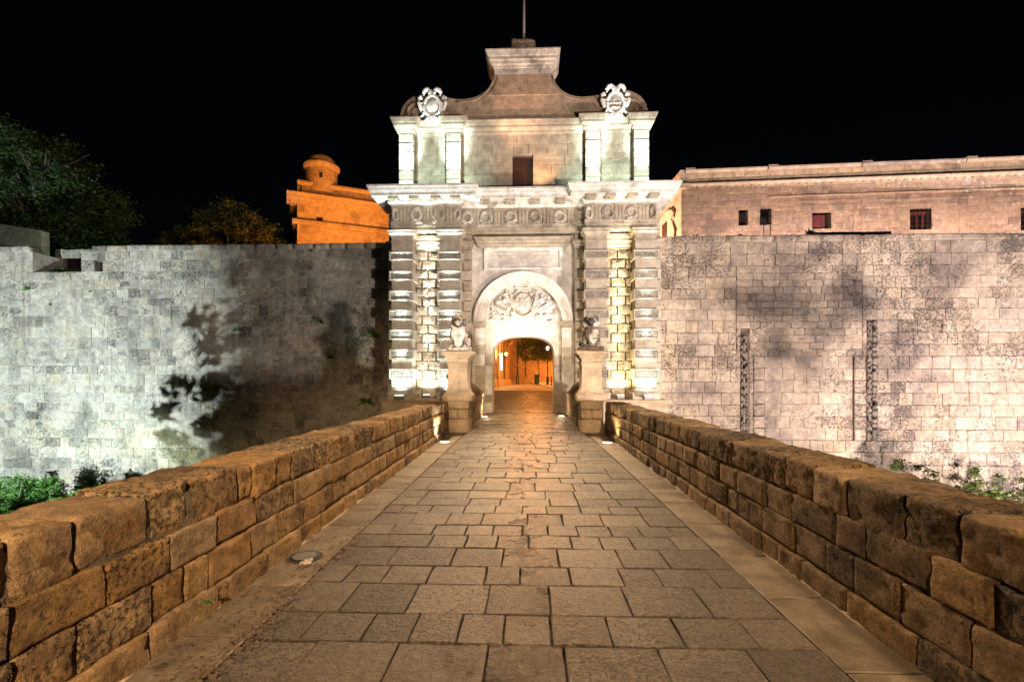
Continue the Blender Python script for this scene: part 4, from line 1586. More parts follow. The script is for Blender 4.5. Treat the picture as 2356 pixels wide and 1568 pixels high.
# carved open wings on the right attic panel
def trophy(bm):
    for q in (-1, 1):
        curl(bm, [(4.06 + q * a, 21.29, 11.15 + b) for a, b in ((.03, 0), (.15, .03), (.28, -.01))], [.02, .03, .015])
        bar(bm, (4.06 + q * .27, 21.3, 11.2), (4.06 + q * .48, 21.3, 11.42), .025, .01)
        bar(bm, (4.06 + q * .3, 21.3, 10.98), (4.06 + q * .5, 21.3, 10.78), .025, .012)
    bar(bm, (4.06, 21.3, 11.16), (4.09, 21.3, 11.5), .025, .012)
sculpt('worn_carving', trophy, .014, 'gate', gate, .003, 12, 1)

# ---- great coat of arms in the tympanum
TZ = 5.02
TX = -0.02
arms_root = empty('coat_of_arms', (TX, YT, TZ))
place(arms_root, Vector((TX, YT, TZ)), gate)


def shield_frame(bm):
    curl(bm, oval(TX, YT - .10, TZ, .36, .42, 28), .035, 7)
    curl(bm, [(TX + a, YT - .07, TZ + b) for a, b in ((0, -.62), (-.18, -.56), (-.40, -.42), (-.46, -.15), (-.44, .15), (-.56, .34), (-.46, .45), (-.36, .38), (-.30, .52), (-.14, .60), (0, .54),
                                                  (.14, .60), (.30, .52), (.36, .38), (.46, .45), (.56, .34), (.44, .15), (.46, -.15), (.40, -.42), (.18, -.56), (0, -.62))], .055, 7)
    ball(bm, (TX, YT, TZ), (.47, .09, .56))
    bar(bm, (TX, YT - .05, TZ - .6), (TX, YT - .03, TZ - .92), .03, .01)
    for q in (-1, 1):
        curl(bm, [(TX + q * a, YT - .05, TZ + b) for a, b in ((.02, -.66), (.12, -.72), (.2, -.66))], .03)


sculpt('shield_frame', shield_frame, .022, 'carved', arms_root, .003, 10, 1)
MB().lathe([(.33, 0), (.33, .03), (.25, .05), (.01, .055)], (0, 0, 0), 26)
m = MB()
vs = [(TX, YT - .155, TZ)] + [(TX + .33 * math.cos(2 * math.pi * k / 28), YT - .12, TZ + .39 * math.sin(2 * math.pi * k / 28)) for k in range(28)]
put('shield_field', vs, [(0, 1 + k, 1 + (k + 1) % 28) for k in range(28)], 'marble', arms_root)
m = MB()
for (a, b, c0, c1) in ((-.20, -.06, .12, .17), (-.155, -.105, .05, .118), (-.155, -.105, .172, .26), (.06, .2, -.18, -.13), (.105, .155, -.25, -.182), (.105, .155, -.128, -.05), (-.012, .012, -.33, .33)):
    m.box(TX + a, TX + b, YT - .165, YT - .12, TZ + c0, TZ + c1)
m.box(TX - .3, TX - .013, YT - .162, YT - .12, TZ - .014, TZ + .014).box(TX + .013, TX + .3, YT - .162, YT - .12, TZ - .014, TZ + .014)
m.tube([(TX + .08, YT - .15, TZ + .1), (TX + .14, YT - .16, TZ + .2), (TX + .22, YT - .15, TZ + .24)], .025, 6)
m.tube([(TX - .2, YT - .15, TZ - .22), (TX - .12, YT - .16, TZ - .16), (TX - .08, YT - .15, TZ - .06)], .025, 6)
put('quarterings', m.v, m.f, 'carved', arms_root)


def crown(bm):
    curl(bm, [(TX + a, YT - .14 - .05 * math.cos(a * 4), TZ + .66 + .03 * abs(a)) for a in (-.30, -.2, -.1, 0, .1, .2, .3)], .045)
    for k in range(7):
        a = -.33 + .11 * k
        bar(bm, (TX + a * .9, YT - .12, TZ + .66), (TX + a, YT - .12, TZ + .86), .035, .05)
        ball(bm, (TX + a, YT - .13, TZ + .92), (.045, .05, .045))
    slab(bm, TX - .3, TX + .3, YT - .10, YT + .02, TZ + .64, TZ + .9)


sculpt('crown', crown, .02, 'carved', arms_root, .004, 14, 1)


def trophies(q):
    def b_(bm):
        rg = random.Random(9 + q)
        o = Vector((TX + q * .42, YT, TZ - .45))
        for k in range(12):
            an = R(18 + 62 * k / 11 + rg.uniform(-3, 3))
            L = rg.uniform(.75, 1.18)
            d = Vector((q * math.cos(an), 0, math.sin(an)))
            y = YT - rg.uniform(.10, .24)
            a0 = o + d * .25
            tip = o + d * L
            if (tip - Vector((0, YT, SPR))).length > 1.66:
                tip = Vector((0, YT, SPR)) + (tip - Vector((0, YT, SPR))).normalized() * 1.62
            bar(bm, (a0.x, y, a0.z), (tip.x, y, tip.z), .034, .028)
            if k % 3 == 0:       # banner folds
                sd = Vector((-d.z, 0, d.x)) * q
                for j in range(4):
                    p = a0.lerp(tip, .45 + .14 * j)
                    e = p - sd * rg.uniform(.15, .26)
                    if (e - Vector((0, YT, SPR))).length < 1.62:
                        bar(bm, (p.x, y, p.z), (e.x, y + .03, e.z), .05, .035)
            elif k % 3 == 1:
                ball(bm, (tip.x, y, tip.z), (.06, .05, .08))
        # cannon, drum, helmets, shields and foliage at the foot
        bar(bm, (TX + q * .75, YT - .16, TZ - .45), (TX + q * 1.45, YT - .16, TZ - .12), .10, .07, 10)
        bar(bm, (TX + q * .6, YT - .08, TZ - .62), (TX + q * 1.5, YT - .08, TZ - .55), .08, .06, 10)
        ball(bm, (TX + q * .82, YT - .14, TZ + .12), (.12, .15, .13))
        ball(bm, (TX + q * 1.15, YT - .14, TZ + .02), (.10, .13, .12))
        ball(bm, (TX + q * .66, YT - .08, TZ - .2), (.12, .11, .17))
        for k in range(34):
            x = TX + q * rg.uniform(.5, 1.5)
            z = TZ - rg.uniform(.35, .85)
            if (Vector((x, 0, z)) - Vector((0, 0, SPR))).length < 1.62:
                ball(bm, (x, YT - .04, z), (rg.uniform(.03, .09), rg.uniform(.07, .15), rg.uniform(.03, .08)), ('Y', rg.uniform(0, 3)), 1)
    return b_


for q in (-1, 1):
    sculpt('trophy_of_arms', trophies(q), .018, 'carved', arms_root, .006, 12, 1)


# ================================================================ CURTAIN WALLS
def seen_wall(c):
    p = to_px(c)
    if not p or not (-5 < p[0] < 2361):
        return False
    if p[0] < 880:
        return p[1] < 1183 - p[0] / 1020 * 262
    if p[0] > 1535:
        return p[1] < 925 + (p[0] - 1385) / 971 * 235
    return False


rng = random.Random(21)
# ---- left wall
lw = empty('curtain_wall', (-16, WALL_Y, 0))
tag(lw, 'tall weathered grey fortress wall to the left of the gate', 'wall')
LT = 7.68
e0, e1 = at(75, 600, WALL_Y), at(187, 600, WALL_Y)
ZL = course_rows(DITCH, LT, .45, rng, .2)
emb = (e0.x, e1.x, snap(at(130, 632, WALL_Y).z, ZL), 9.0)
sq0 = at(226, 619, WALL_Y)
pz = min(range(len(ZL) - 1), key=lambda k: abs((ZL[k] + ZL[k + 1]) / 2 - sq0.z))
port = (sq0.x - .18, sq0.x + .22, ZL[pz], ZL[pz + 1])
st = []
for (a, b, c0, c1) in course_layout(-34, -6.05, DITCH, LT, .45, .36, .80, rng, [emb, port], .012, .2, ZL):
    pr = rng.uniform(-.015, .02)
    v, f = ring_stone(rect(a, b, c0, c1), Vector((0, WALL_Y, 0)), FRONT, .12, .012, rng, .012, pr, .012)
    st.append((v, f, (b - a) * (c1 - c0), Vector(((a + b) / 2, WALL_Y, (c0 + c1) / 2)), rng.random()))
lay(st, lw, 'wall_stone', 'left_wall', 300, seen_wall, 'smaller_wall_stones')
m = MB()
m.box(-34, emb[0] - .002, WALL_Y + .008, WALL_Y + 1.8, DITCH, LT)
m.box(emb[0], emb[1], WALL_Y + .008, WALL_Y + 1.8, DITCH, emb[2])
m.box(emb[1] + .002, port[0], WALL_Y + .008, WALL_Y + 1.8, DITCH, LT)
m.box(port[1], -6.0, WALL_Y + .008, WALL_Y + 1.8, DITCH, LT)
m.box(port[0] + .001, port[1] - .001, WALL_Y + .008, WALL_Y + 1.8, DITCH, port[2])
m.box(port[0] + .001, port[1] - .001, WALL_Y + .008, WALL_Y + 1.8, port[3], LT)
m.build('wall_core', 'left_wall', lw)
MB().box(port[0] - .05, port[1] + .05, WALL_Y + 1.0, WALL_Y + 1.1, port[2] - .05, port[3] + .05).build('gun_port_back', 'dark_in', lw)
# coping course
x = -34.0
while x < -6.05:
    x1 = min(-6.02, x + rng.uniform(.6, 1.1))
    if x1 < emb[0] - .05 or x > emb[1]:
        v, f = rough_block(((x + x1) / 2, WALL_Y + .30, LT + .13 + rng.uniform(-.012, .012)), ((x1 - x) / 2 - .005, .36, .135), .03, .018, 4, x, 3)
        if to_px(((x + x1) / 2, WALL_Y, LT)) and -40 < to_px(((x + x1) / 2, WALL_Y, LT))[0]:
            put('coping_stone', v, f, 'left_wall', lw, True)
    x = x1
# back of the embrasure
st = []
for (a, b, c0, c1) in course_layout(emb[0] - .4, emb[1] + .3, emb[2] - .3, LT + .52, .52, .6, 1.1, rng, (), .012):
    v, f = ring_stone(rect(a, b, c0, c1), Vector((0, WALL_Y + 1.5, 0)), FRONT, .12, .02, rng, .02, 0, .015)
    put('embrasure_stone', v, f, 'left_wall', lw)

# ---- right wall with the walled-up doorway
rw = empty('curtain_wall', (16, WALL_Y, 0))
tag(rw, 'tall pale pinkish fortress wall with walled up doorway right of the gate', 'wall')
RT = 7.82
a0, a1 = at(1694, 700, WALL_Y).x, at(1985, 700, WALL_Y).x
ZR = course_rows(DITCH, RT, .53, rng, .12)
zA, zB, zC = (snap(at(1840, k, WALL_Y).z, ZR) for k in (604, 831, 1003))
d0, d1 = at(1733, 900, WALL_Y).x, at(1992, 900, WALL_Y).x
fine_r = (a0, a1, zB, zA)
door_r = (d0, d1, zC, zB)
pil_l = (at(1704, 900, WALL_Y).x, at(1724, 900, WALL_Y).x, zC, snap(at(1712, 752, WALL_Y).z, ZR))
pil_r = (at(1994, 900, WALL_Y).x, at(2018, 900, WALL_Y).x, zC, snap(at(2006, 749, WALL_Y).z, ZR))
st = []


def rstone(a, b, c0, c1, pr, ch=.012, j=.009):
    v, f = ring_stone(rect(a, b, c0, c1), Vector((0, WALL_Y, 0)), FRONT, .2, ch, rng, j, pr, .009)
    st.append((v, f, (b - a) * (c1 - c0), Vector(((a + b) / 2, WALL_Y, (c0 + c1) / 2)), rng.random()))


for q in course_layout(6.08, 34, DITCH, RT, .53, .42, .98, rng, [fine_r, door_r, pil_l, pil_r], .013, .12, ZR):
    rstone(*q, rng.uniform(-.012, .015))
for q in course_layout(a0 + .004, a1 - .004, zB, zA, .31, .36, .85, rng, [(pil_l[0], pil_l[1], pil_l[2], pil_l[3]), (pil_r[0], pil_r[1], pil_r[2], pil_r[3])], .010, .05):
    rstone(*q, rng.uniform(.0, .012))
# quoins of the doorway and its later infill
qw = .52
for q in course_layout(d0, d0 + qw, zC, zB, .53, 2, 3, rng, (), .02, .03) + course_layout(d1 - qw, d1, zC, zB, .53, 2, 3, rng, (), .02, .03):
    rstone(*q, .035, .03)
for q in course_layout(d0 + qw + .03, d1 - qw - .03, zC, zB, .53, .45, .85, rng, (), .008, .05):
    rstone(*q, -.06, .008)
lay(st, rw, 'wall_stone', 'right_wall', 300, seen_wall, 'smaller_wall_stones')
MB().box(6.0, 34, WALL_Y + .09, WALL_Y + 1.8, DITCH, RT).build('wall_core', 'mortar', rw)
x = 6.05
while x < 30:
    x1 = x + rng.uniform(.7, 1.3)
    v, f = rough_block(((x + x1) / 2, WALL_Y + .32, RT + .145 + rng.uniform(-.01, .01)), ((x1 - x) / 2 - .005, .37, .15), .03, .016, 4, x, 3)
    put('coping_stone', v, f, 'right_wall', rw, True)
    x = x1
# clustered shafts of the old doorway
M['shaft'] = stone_mat('dark_weathered_shaft_stone', [(0.20, 0.175, 0.16), (0.27, 0.235, 0.205)], stain=(0.07, 0.06, 0.055), stain_amt=0.5, stain_scale=0.8, pit=0.0, bump=0.4, mott=0.15, offset=False)
for (p, rr) in ((pil_l, ((.04, .05), (.13, .07), (.22, .04), (.28, .03))), (pil_r, ((.04, .03), (.11, .04), (.18, .03), (.30, .10), (.42, .04)))):
    for (dx, r) in rr:
        m = MB()
        z = p[2]
        pts, rd = [], []
        while z <= p[3]:
            pts.append((p[0] + dx + .006 * noise.noise(Vector((z * 3, dx * 50, 0))), WALL_Y - .02, z))
            rd.append(r * (1 + .12 * noise.noise(Vector((z * 4, dx * 90, 3)))))
            z += .12
        m.tube(pts, rd, 8)
        put('shaft', m.v, m.f, 'shaft', rw, True)
    MB().box(p[0], p[1] + .06, WALL_Y + .0, WALL_Y + .09, p[2], p[3]).build('shaft_backing', 'mortar', rw)
rr_ = rough_block(((pil_r[0] + pil_r[1]) / 2, WALL_Y - .02, pil_r[2] - .12), (.34, .12, .11), .03, .03, 5, 3, 4)
put('shaft_base', rr_[0], rr_[1], 'right_wall', rw, True)
# low parapet stub on the terrace
p0, p1 = at(1870, 532, WALL_Y + .9), at(2050, 532, WALL_Y + .9)
v, f = rough_block(((p0.x + p1.x) / 2, WALL_Y + 1.1, 8.15), ((p1.x - p0.x) / 2, .25, .35), .03, .02, 4, 3, 5)
put('terrace_stub', v, f, 'right_wall', rw, True)
# terraces behind both walls
MB().box(-60, -6.1, WALL_Y + 1.81, 60, 4.0, 6.3).build('terrace', 'ditch')
MB().box(6.1, 60, WALL_Y + 1.81, 60, 4.0, 7.3).build('terrace', 'ditch')
for o in COL.objects:
    if o.name.startswith('terrace') and o.parent is None:
        o['kind'] = 'structure'


# ================================================================ general coursed facade in any direction
class Face:
    def __init__(s, p, q):
        s.O = Vector((p[0], p[1], 0))
        d = Vector((q[0] - p[0], q[1] - p[1], 0))
        s.L = d.length
        s.A = d.normalized()
        s.N = s.A.cross(Vector((0, 0, 1)))
        s.frame = (s.A, Vector((0, 0, 1)), s.N)

    def w(s, a, z, n=0.0):
        return s.O + s.A * a + s.N * n + Vector((0, 0, z))

    def a_at(s, px):
        """distance along the face where the image column px meets it"""
        u = (px - 1178) / SF
        d = Vector((-SN + u * CS, CS + u * SN, 0))
        # CAM + d t = O + A a
        den = d.x * s.A.y - d.y * s.A.x
        ox, oy = s.O.x - CAM.x, s.O.y - CAM.y
        t = (ox * s.A.y - oy * s.A.x) / den
        return (CAM.x + d.x * t - s.O.x) * s.A.x + (CAM.y + d.y * t - s.O.y) * s.A.y

    def z_at(s, px, py):
        a = s.a_at(px)
        p = s.w(a, 0)
        dd = p - CAM
        fz = -SN * dd.x + CS * dd.y
        return CAM.z + (869 - py) / SF * fz

    def box(s, mb, a0, a1, z0, z1, n0, n1):
        vs = [s.w(a, z, n) for n in (n0, n1) for (a, z) in ((a0, z0), (a1, z0), (a1, z1), (a0, z1))]
        mb.add(vs, [(3, 2, 1, 0), (4, 5, 6, 7), (0, 1, 5, 4), (1, 2, 6, 5), (2, 3, 7, 6), (3, 0, 4, 7)])
        return mb

    def sweep(s, a0, a1, prof):
        vs, fs = [], []
        for a in (a0, a1):
            vs += [s.w(a, z, n) for (n, z) in prof]
        k = len(prof)
        for i in range(k - 1):
            fs.append((i, k + i, k + i + 1, i + 1))
        fs.append(tuple(range(k)))
        fs.append(tuple(range(k, 2 * k))[::-1])
        return vs, fs


def coursed(face, root, z0, z1, rowh, wmin, wmax, rng, wins=(), mat='palace', limit=0, name='wall_stone', a0=0.0, a1=None, depth=.5, jit=.006, gap=.02, ch=.014):
    a1 = face.L if a1 is None else a1
    st = []
    for (a, b, c0, c1) in course_layout(a0, a1, z0, z1, rowh, wmin, wmax, rng, wins, gap, .08):
        v, f = ring_stone(rect(a, b, c0, c1), face.O, face.frame, .08, ch, rng, jit, rng.uniform(-.008, .012), .006, False)
        st.append((v, f, (b - a) * (c1 - c0), None, rng.random()))
    lay(st, root, name, mat, limit, None, 'stone_courses')
    # backing, cut at the windows
    m = MB()
    xs = sorted({a0, a1} | {w[0] for w in wins} | {w[1] for w in wins})
    for p, q in zip(xs, xs[1:]):
        if q - p < 1e-4:
            continue
        hit = [w for w in wins if w[0] <= p + 1e-4 and w[1] >= q - 1e-4]
        if hit:
            w = hit[0]
            if w[2] > z0:
                face.box(m, p, q, z0, w[2], -.012, -depth)
            if w[3] < z1:
                face.box(m, p, q, w[3], z1, -.012, -depth)
        else:
            face.box(m, p, q, z0, z1, -.012, -depth)
    put('wall_core', m.v, m.f, mat, root)


# ================================================================ THE ORANGE-LIT BASTION
rng = random.Random(5)
bc = at(684, 558, 35)
be = at(893, 540, 37.8)
FB = Face((bc.x, bc.y), (be.x + 3.0, be.y + 1.5))
bast = empty('bastion', (bc.x, bc.y, 5))
tag(bast, 'orange lit stone bastion with sloping cornice rising behind the left wall', 'bastion')
bz = lambda py: FB.z_at(684, py)
zc = bz(447)
slit = FB.a_at(735)
sl = (slit - .22, slit + .25, FB.z_at(737, 511), FB.z_at(737, 498))
zs = FB.z_at(684, 510)
coursed(FB, bast, 5.0, zs - .2, .55, .5, 1.1, rng, (), 'bastion', gap=.05, ch=.025)
coursed(FB, bast, zs + .2, zc - .7, .55, .5, 1.1, rng, (sl,), 'bastion', gap=.05, ch=.025)
m = FB.box(MB(), sl[0], sl[1], sl[2], sl[3], -.4, -.42)
put('slit_back', m.v, m.f, 'dark_in', bast)
v, f = FB.sweep(-.35, FB.L, [(-.3, zs - .2), (.22, zs - .2), (.3, zs - .1), (.3, zs + .12), (.2, zs + .2), (-.3, zs + .2)])
put('string_course', v, f, 'bastion', bast)
v, f = FB.sweep(-.7, FB.L, [(-.3, zc - .72), (.0, zc - .7), (.06, zc - .5), (.2, zc - .45), (.25, zc - .3), (.5, zc - .2), (.62, zc), (-.3, zc + .05)])
put('cornice', v, f, 'bastion', bast)
coursed(FB, bast, zc + .05, zc + .75, .35, .5, 1.0, rng, (), 'bastion', a0=.3)
v, f = FB.sweep(.0, FB.L, [(-.4, zc + .75), (.12, zc + .75), (.2, zc + .85), (.2, zc + 1.0), (.1, zc + 1.1), (-.4, zc + 1.1)])
put('parapet_roll', v, f, 'bastion', bast)
# dark return on the far side
FB2 = Face((bc.x - 6.0, bc.y + 11.0), (bc.x, bc.y))
m = FB2.box(MB(), 0, FB2.L, 5, zc - .7, 0, -.6)
FB2.box(m, 0, FB2.L + .2, zc - .7, zc, .45, -.6)
FB2.box(m, 0, FB2.L - .3, zc + .002, zc + 1.05, .0, -.6)
FB2.box(m, 0, FB2.L, zs - .2, zs + .2, .25, -.001)
put('return_wall', m.v, m.f, 'bastion', bast)

# ---- watch turret on the bastion
tc = at(740, 433, 36.4)
tr = empty('watch_turret', (tc.x, tc.y, tc.z - .5))
tag(tr, 'round domed stone watch turret standing on the orange bastion', 'turret')
z = tc.z - .6
rb = 1.14
zt = at(740, 394, 36.4).z
zd = at(740, 357, 36.4).z
# drum in courses, leaving the square look-out
ang_w = math.atan2(CAM.y - tc.y, CAM.x - tc.x) - .05
nc = 6
hh = (zt - z) / nc
st = []
wz0, wz1 = at(735, 418, 36).z, at(735, 403, 36).z
for i in range(nc):
    n = 14
    ph = rng.uniform(0, 1)
    for k in range(n):
        t0 = 2 * math.pi * (k + ph) / n
        t1 = 2 * math.pi * (k + 1 + ph) / n
        vs, fs = [], []
        for t in (t0 + .006, (t0 + t1) / 2, t1 - .006):
            for (r, zz) in ((rb - .3, z + i * hh + .006), (rb, z + i * hh + .006), (rb, z + (i + 1) * hh - .006), (rb - .3, z + (i + 1) * hh - .006)):
                vs.append((tc.x + r * math.cos(t), tc.y + r * math.sin(t), zz))
        for j in range(2):
            for q in range(4):
                fs.append((j * 4 + q, j * 4 + (q + 1) % 4, j * 4 + 4 + (q + 1) % 4, j * 4 + 4 + q))
        st.append((vs, fs, 1, None, rng.random()))
lay(st, tr, 'drum_stone', 'bastion', 0, None, 'drum_stones')
wd = Vector((math.cos(ang_w), math.sin(ang_w), 0))
pw = Vector((tc.x, tc.y, 0)) + wd * (rb + .015)
sdv = Vector((-wd.y, wd.x, 0))
m = MB()
for (a, c0, c1, dd) in ((.15, wz0, wz1, .0),):
    q = [pw - sdv * a + Vector((0, 0, c0)), pw + sdv * a + Vector((0, 0, c0)), pw + sdv * a + Vector((0, 0, c1)), pw - sdv * a + Vector((0, 0, c1))]
    m.add(q + [x - wd * .02 for x in q], [(0, 1, 2, 3), (0, 4, 5, 1), (1, 5, 6, 2), (2, 6, 7, 3), (3, 7, 4, 0)])
put('look_out', m.v, m.f, 'dark_in', tr)
m = MB()
for (p_, q_) in (((-.15, wz1), (.15, wz1)), ((-.15, wz0), (.15, wz0)), ((-.15, wz0), (-.15, wz1)), ((.15, wz0), (.15, wz1))):
    m.tube([pw + sdv * p_[0] + Vector((0, 0, p_[1])), pw + sdv * q_[0] + Vector((0, 0, q_[1]))], .035, 4)
put('look_out_frame', m.v, m.f, 'bastion', tr)
dz = zd - zt
m = MB().lathe([(rb - .05, -.12), (rb + .04, -.06), (rb + .06, 0), (rb + .14, .06 * dz), (rb + .20, .16 * dz), (rb + .20, .24 * dz), (rb + .08, .30 * dz), (rb - .1, .36 * dz)], (tc.x, tc.y, zt), 32)
put('cornice', m.v, m.f, 'bastion', tr, False)
pr = []
for k in range(10):
    t = k / 9 * math.pi / 2
    r, h = (rb - .12) * math.cos(t), .34 * dz + (.66 * dz) * math.sin(t)
    pr.append((max(.02, r + .025), h - .012))
    pr.append((max(.02, r), h))
m = MB().lathe(pr, (tc.x, tc.y, zt), 32)
put('dome', m.v, m.f, 'bastion', tr)

# ================================================================ THE PALACE ON THE RIGHT
rng = random.Random(8)
pc = at(1567.7, 500, 27.8)
FP = Face((pc.x, 27.8), (34.0, 26.2))
pal = empty('palace', (pc.x + 8, 28, 7))
tag(pal, 'long stone palace with small windows and parapet above the right wall', 'building')
zt = FP.z_at(1567, 391)
z_c1 = FP.z_at(1567, 426)
z_c0 = FP.z_at(1567, 437)
wins = []
for (x0, x1, y0, y1) in ((1699.5, 1721, 483.8, 518), (1749, 1774.7, 481.8, 518), (1868.8, 1912.4, 489.6, 526), (2094, 2143, 481.3, 528), (2349, 2392, 478, 530)):
    wins.append((FP.a_at(x0), FP.a_at(x1), FP.z_at((x0 + x1) / 2, y1), FP.z_at((x0 + x1) / 2, y0)))
coursed(FP, pal, 7.0, z_c0, .36, .45, .95, rng, wins, 'palace', 300, a0=.02)
v, f = FP.sweep(-.25, FP.L, [(-.2, z_c0), (.05, z_c0 + .005), (.05, z_c0 + .10), (.14, z_c0 + .13), (.16, z_c0 + .16), (.2, z_c0 + .18), (.22, z_c1 - .05), (.22, z_c1), (-.2, z_c1 + .05)])
put('cornice', v, f, 'palace', pal)
m = MB()
a = .4
while a < FP.L:
    FP.box(m, a, a + .10, z_c0 + .02, z_c0 + .12, .05, .13)
    a += .42
put('dentils', m.v, m.f, 'palace', pal)
coursed(FP, pal, z_c1 + .04, zt - .20, .27, .4, .9, rng, (), 'bastion', a0=.25, gap=.035, ch=.03, jit=.02)
brk = [0.2] + [FP.a_at(x) for x in (1766, 1981.5, 2221.5)] + [FP.L]
for p, q in zip(brk, brk[1:]):
    v, f = FP.sweep(p + .03, q - .03, [(-.3, zt - .22), (.04, zt - .22), (.07, zt - .14), (.12, zt - .12), (.12, zt - .04), (.06, zt), (-.3, zt)])
    put('parapet_coping', v, f, 'palace', pal)
    v, f = FP.sweep(p + .03, p + .55, [(-.3, zt + .002), (.09, zt + .002), (.09, zt + .06), (-.3, zt + .06)])
    put('parapet_pier_cap', v, f, 'palace', pal)
# sunk panels: raised flat frames
for (x0, x1, x2, y0, y1) in ((1790, 1983, 1965, 463, 474), (2022, 2226, 2208, 456, 470), (2266, 2420, 2410, 454, 468)):
    m = MB()
    A0, A1 = FP.a_at(x0), FP.a_at(x1)
    Z = FP.z_at((x0 + x1) / 2, y0)
    FP.box(m, A0, A1, Z, Z + .05, .0, .03)
    FP.box(m, A0 + .003, A1 - .003, Z - .30, Z - .26, .0, .022)
    FP.box(m, A1 - .04, A1 + .01, 7.0, Z - .002, .0, .035)
    FP.box(m, FP.a_at(x2) - .03, FP.a_at(x2) + .01, 7.0, Z - .302, .0, .028)
    put('panel_frame', m.v, m.f, 'palace', pal)
v, f = FP.sweep(FP.a_at(1770), FP.L, [(-.02, z_c0 - .62), (.03, z_c0 - .62), (.05, z_c0 - .58), (.05, z_c0 - .54), (-.02, z_c0 - .53)])
put('string_course', v, f, 'palace', pal)
# windows
for i, w in enumerate(wins):
    win = empty('window', FP.w((w[0] + w[1]) / 2, w[2]))
    place(win, FP.w((w[0] + w[1]) / 2, w[2]), pal)
    m = MB()
    dp = -.38
    q = lambda a, z, n: FP.w(a, z, n)
    m.add([q(w[0], w[2], 0), q(w[1], w[2], 0), q(w[1], w[3], 0), q(w[0], w[3], 0), q(w[0], w[2], dp), q(w[1], w[2], dp), q(w[1], w[3], dp), q(w[0], w[3], dp)],
          [(0, 1, 5, 4), (1, 2, 6, 5), (2, 3, 7, 6), (3, 0, 4, 7)])
    put('reveal', m.v, m.f, 'palace', win)
    m = FP.box(MB(), w[0], w[1], w[2], w[3], dp, dp - .02)
    put('dark_room', m.v, m.f, 'dark_in', win)
    wd_, ht = w[1] - w[0], w[3] - w[2]
    if i == 1 or i >= 3:
        m = MB()
        nb = 5
        for k in range(nb):
            aa = w[0] + wd_ * (k + .5) / nb
            FP.box(m, aa - .012, aa + .012, w[2] + .02, w[3] + .04, .05, .074)
        for k in (.12, .5, .9):
            FP.box(m, w[0] - .03, w[1] + .03, w[2] + ht * k, w[2] + ht * k + .022, .048, .0755)
        put('grille', m.v, m.f, 'dark_metal', win)
    if i == 1:
        m = FP.box(MB(), w[0] - .05, w[0] + wd_ * .5, w[2] - .02, w[2] + ht * .42, .08, .14)
        put('box', m.v, m.f, 'dark_metal', win)
        m = MB()
        for aa in (w[0] + .15, w[1] - .1):
            m.tube([FP.w(aa, 7.3, .1), FP.w(aa, w[2], .1)], .022, 6)
        put('support_post', m.v, m.f, 'dark_metal', win)
    if i == 2:
        for s_ in (0, 1):
            m = MB()
            p0 = w[0] + wd_ * (.02 + .38 * s_)
            p1 = p0 + wd_ * .36
            FP.box(m, p0, p0 + .06, w[2], w[3] - .03, -.25, -.21)
            FP.box(m, p1 - .06, p1, w[2], w[3] - .03, -.25, -.21)
            z = w[2] + .02
            while z < w[3] - .08:
                FP.box(m, p0 + .06, p1 - .06, z, z + .035, -.245, -.215)
                z += .05
            put('shutter', m.v, m.f, 'shutter_red', win)
    if i >= 3:
        m = MB()
        FP.box(m, w[0] + .05, w[0] + .12, w[2], w[3] - .05, -.3, -.25)
        FP.box(m, w[0] + wd_ * .45, w[0] + wd_ * .52, w[2], w[3] - .05, -.3, -.25)
        FP.box(m, w[0] + wd_ * .7, w[0] + wd_ * .77, w[2], w[3] - .05, -.3, -.25)
        FP.box(m, w[0] + .12, w[1] - .05, w[3] - .2, w[3] - .06, -.298, -.252)
        put('window_sash', m.v, m.f, 'shutter_red', win)
        m = MB()
        for k in (.28, .52, .76):
            FP.box(m, w[0] + .12, w[1] - .05, w[2] + ht * k, w[2] + ht * k + .02, -.31, -.299)
        put('glazing_bar', m.v, m.f, 'shutter_red', win)
# brightly lit return front with its scrolled window surround
FR = Face((pc.x - .35, 36.0), (pc.x, 27.8))
m = FR.box(MB(), 0, FR.L - .002, 4.0, z_c0, 0, -.4)
FR.box(m, 0, FR.L + .3, z_c0 + .002, z_c1, .3, -.4)
FR.box(m, 0, FR.L, z_c1 + .002, zt, .05, -.4)
put('return_front', m.v, m.f, 'palace', pal)
rf = lambda px, py: FR.w(FR.a_at(px), FR.z_at(px, py), .06)
m = MB()
pts = [rf(*p) for p in ((1519, 521), (1524, 508), (1531, 496), (1540, 486), (1549, 483), (1554, 489), (1553, 497), (1547, 500), (1549, 512), (1553, 522), (1556, 532), (1555, 541), (1549, 546))]
m.tube(pts, [.07, .08, .09, .1, .11, .1, .08, .07, .06, .07, .09, .09, .06], 7)
put('scroll_surround', m.v, m.f, 'palace', pal, True)
m = MB()
a_, b_ = FR.a_at(1524), FR.a_at(1535)
FR.box(m, min(a_, b_), max(a_, b_), 7.0, FR.z_at(1535, 508), .03, .02)
put('return_window', m.v, m.f, 'wood_dark', pal)

# darker low wall far left behind the rampart
p = at(0, 515, 27)
q = at(95, 530, 27)
m = MB()
m.add([(p.x - 8, 27, 6), (q.x, 27, 6), (q.x, 27, q.z), (p.x, 27, p.z), (p.x - 8, 27, p.z + .3), (p.x - 8, 27.5, 6), (q.x, 27.5, 6), (q.x, 27.5, q.z), (p.x, 27.5, p.z), (p.x - 8, 27.5, p.z + .3)],
      [(0, 1, 2, 3, 4), (9, 8, 7, 6, 5), (4, 3, 8, 9), (3, 2, 7, 8), (1, 6, 7, 2)])
o = m.build('garden_wall', 'red_rubble')
tag(o, 'low reddish rubble wall behind the rampart under the big tree', 'wall')


# ================================================================ THE STREET SEEN THROUGH THE GATE
rng = random.Random(3)


def sg(px, py, Y):
    p = at(px, py, Y)
    return p


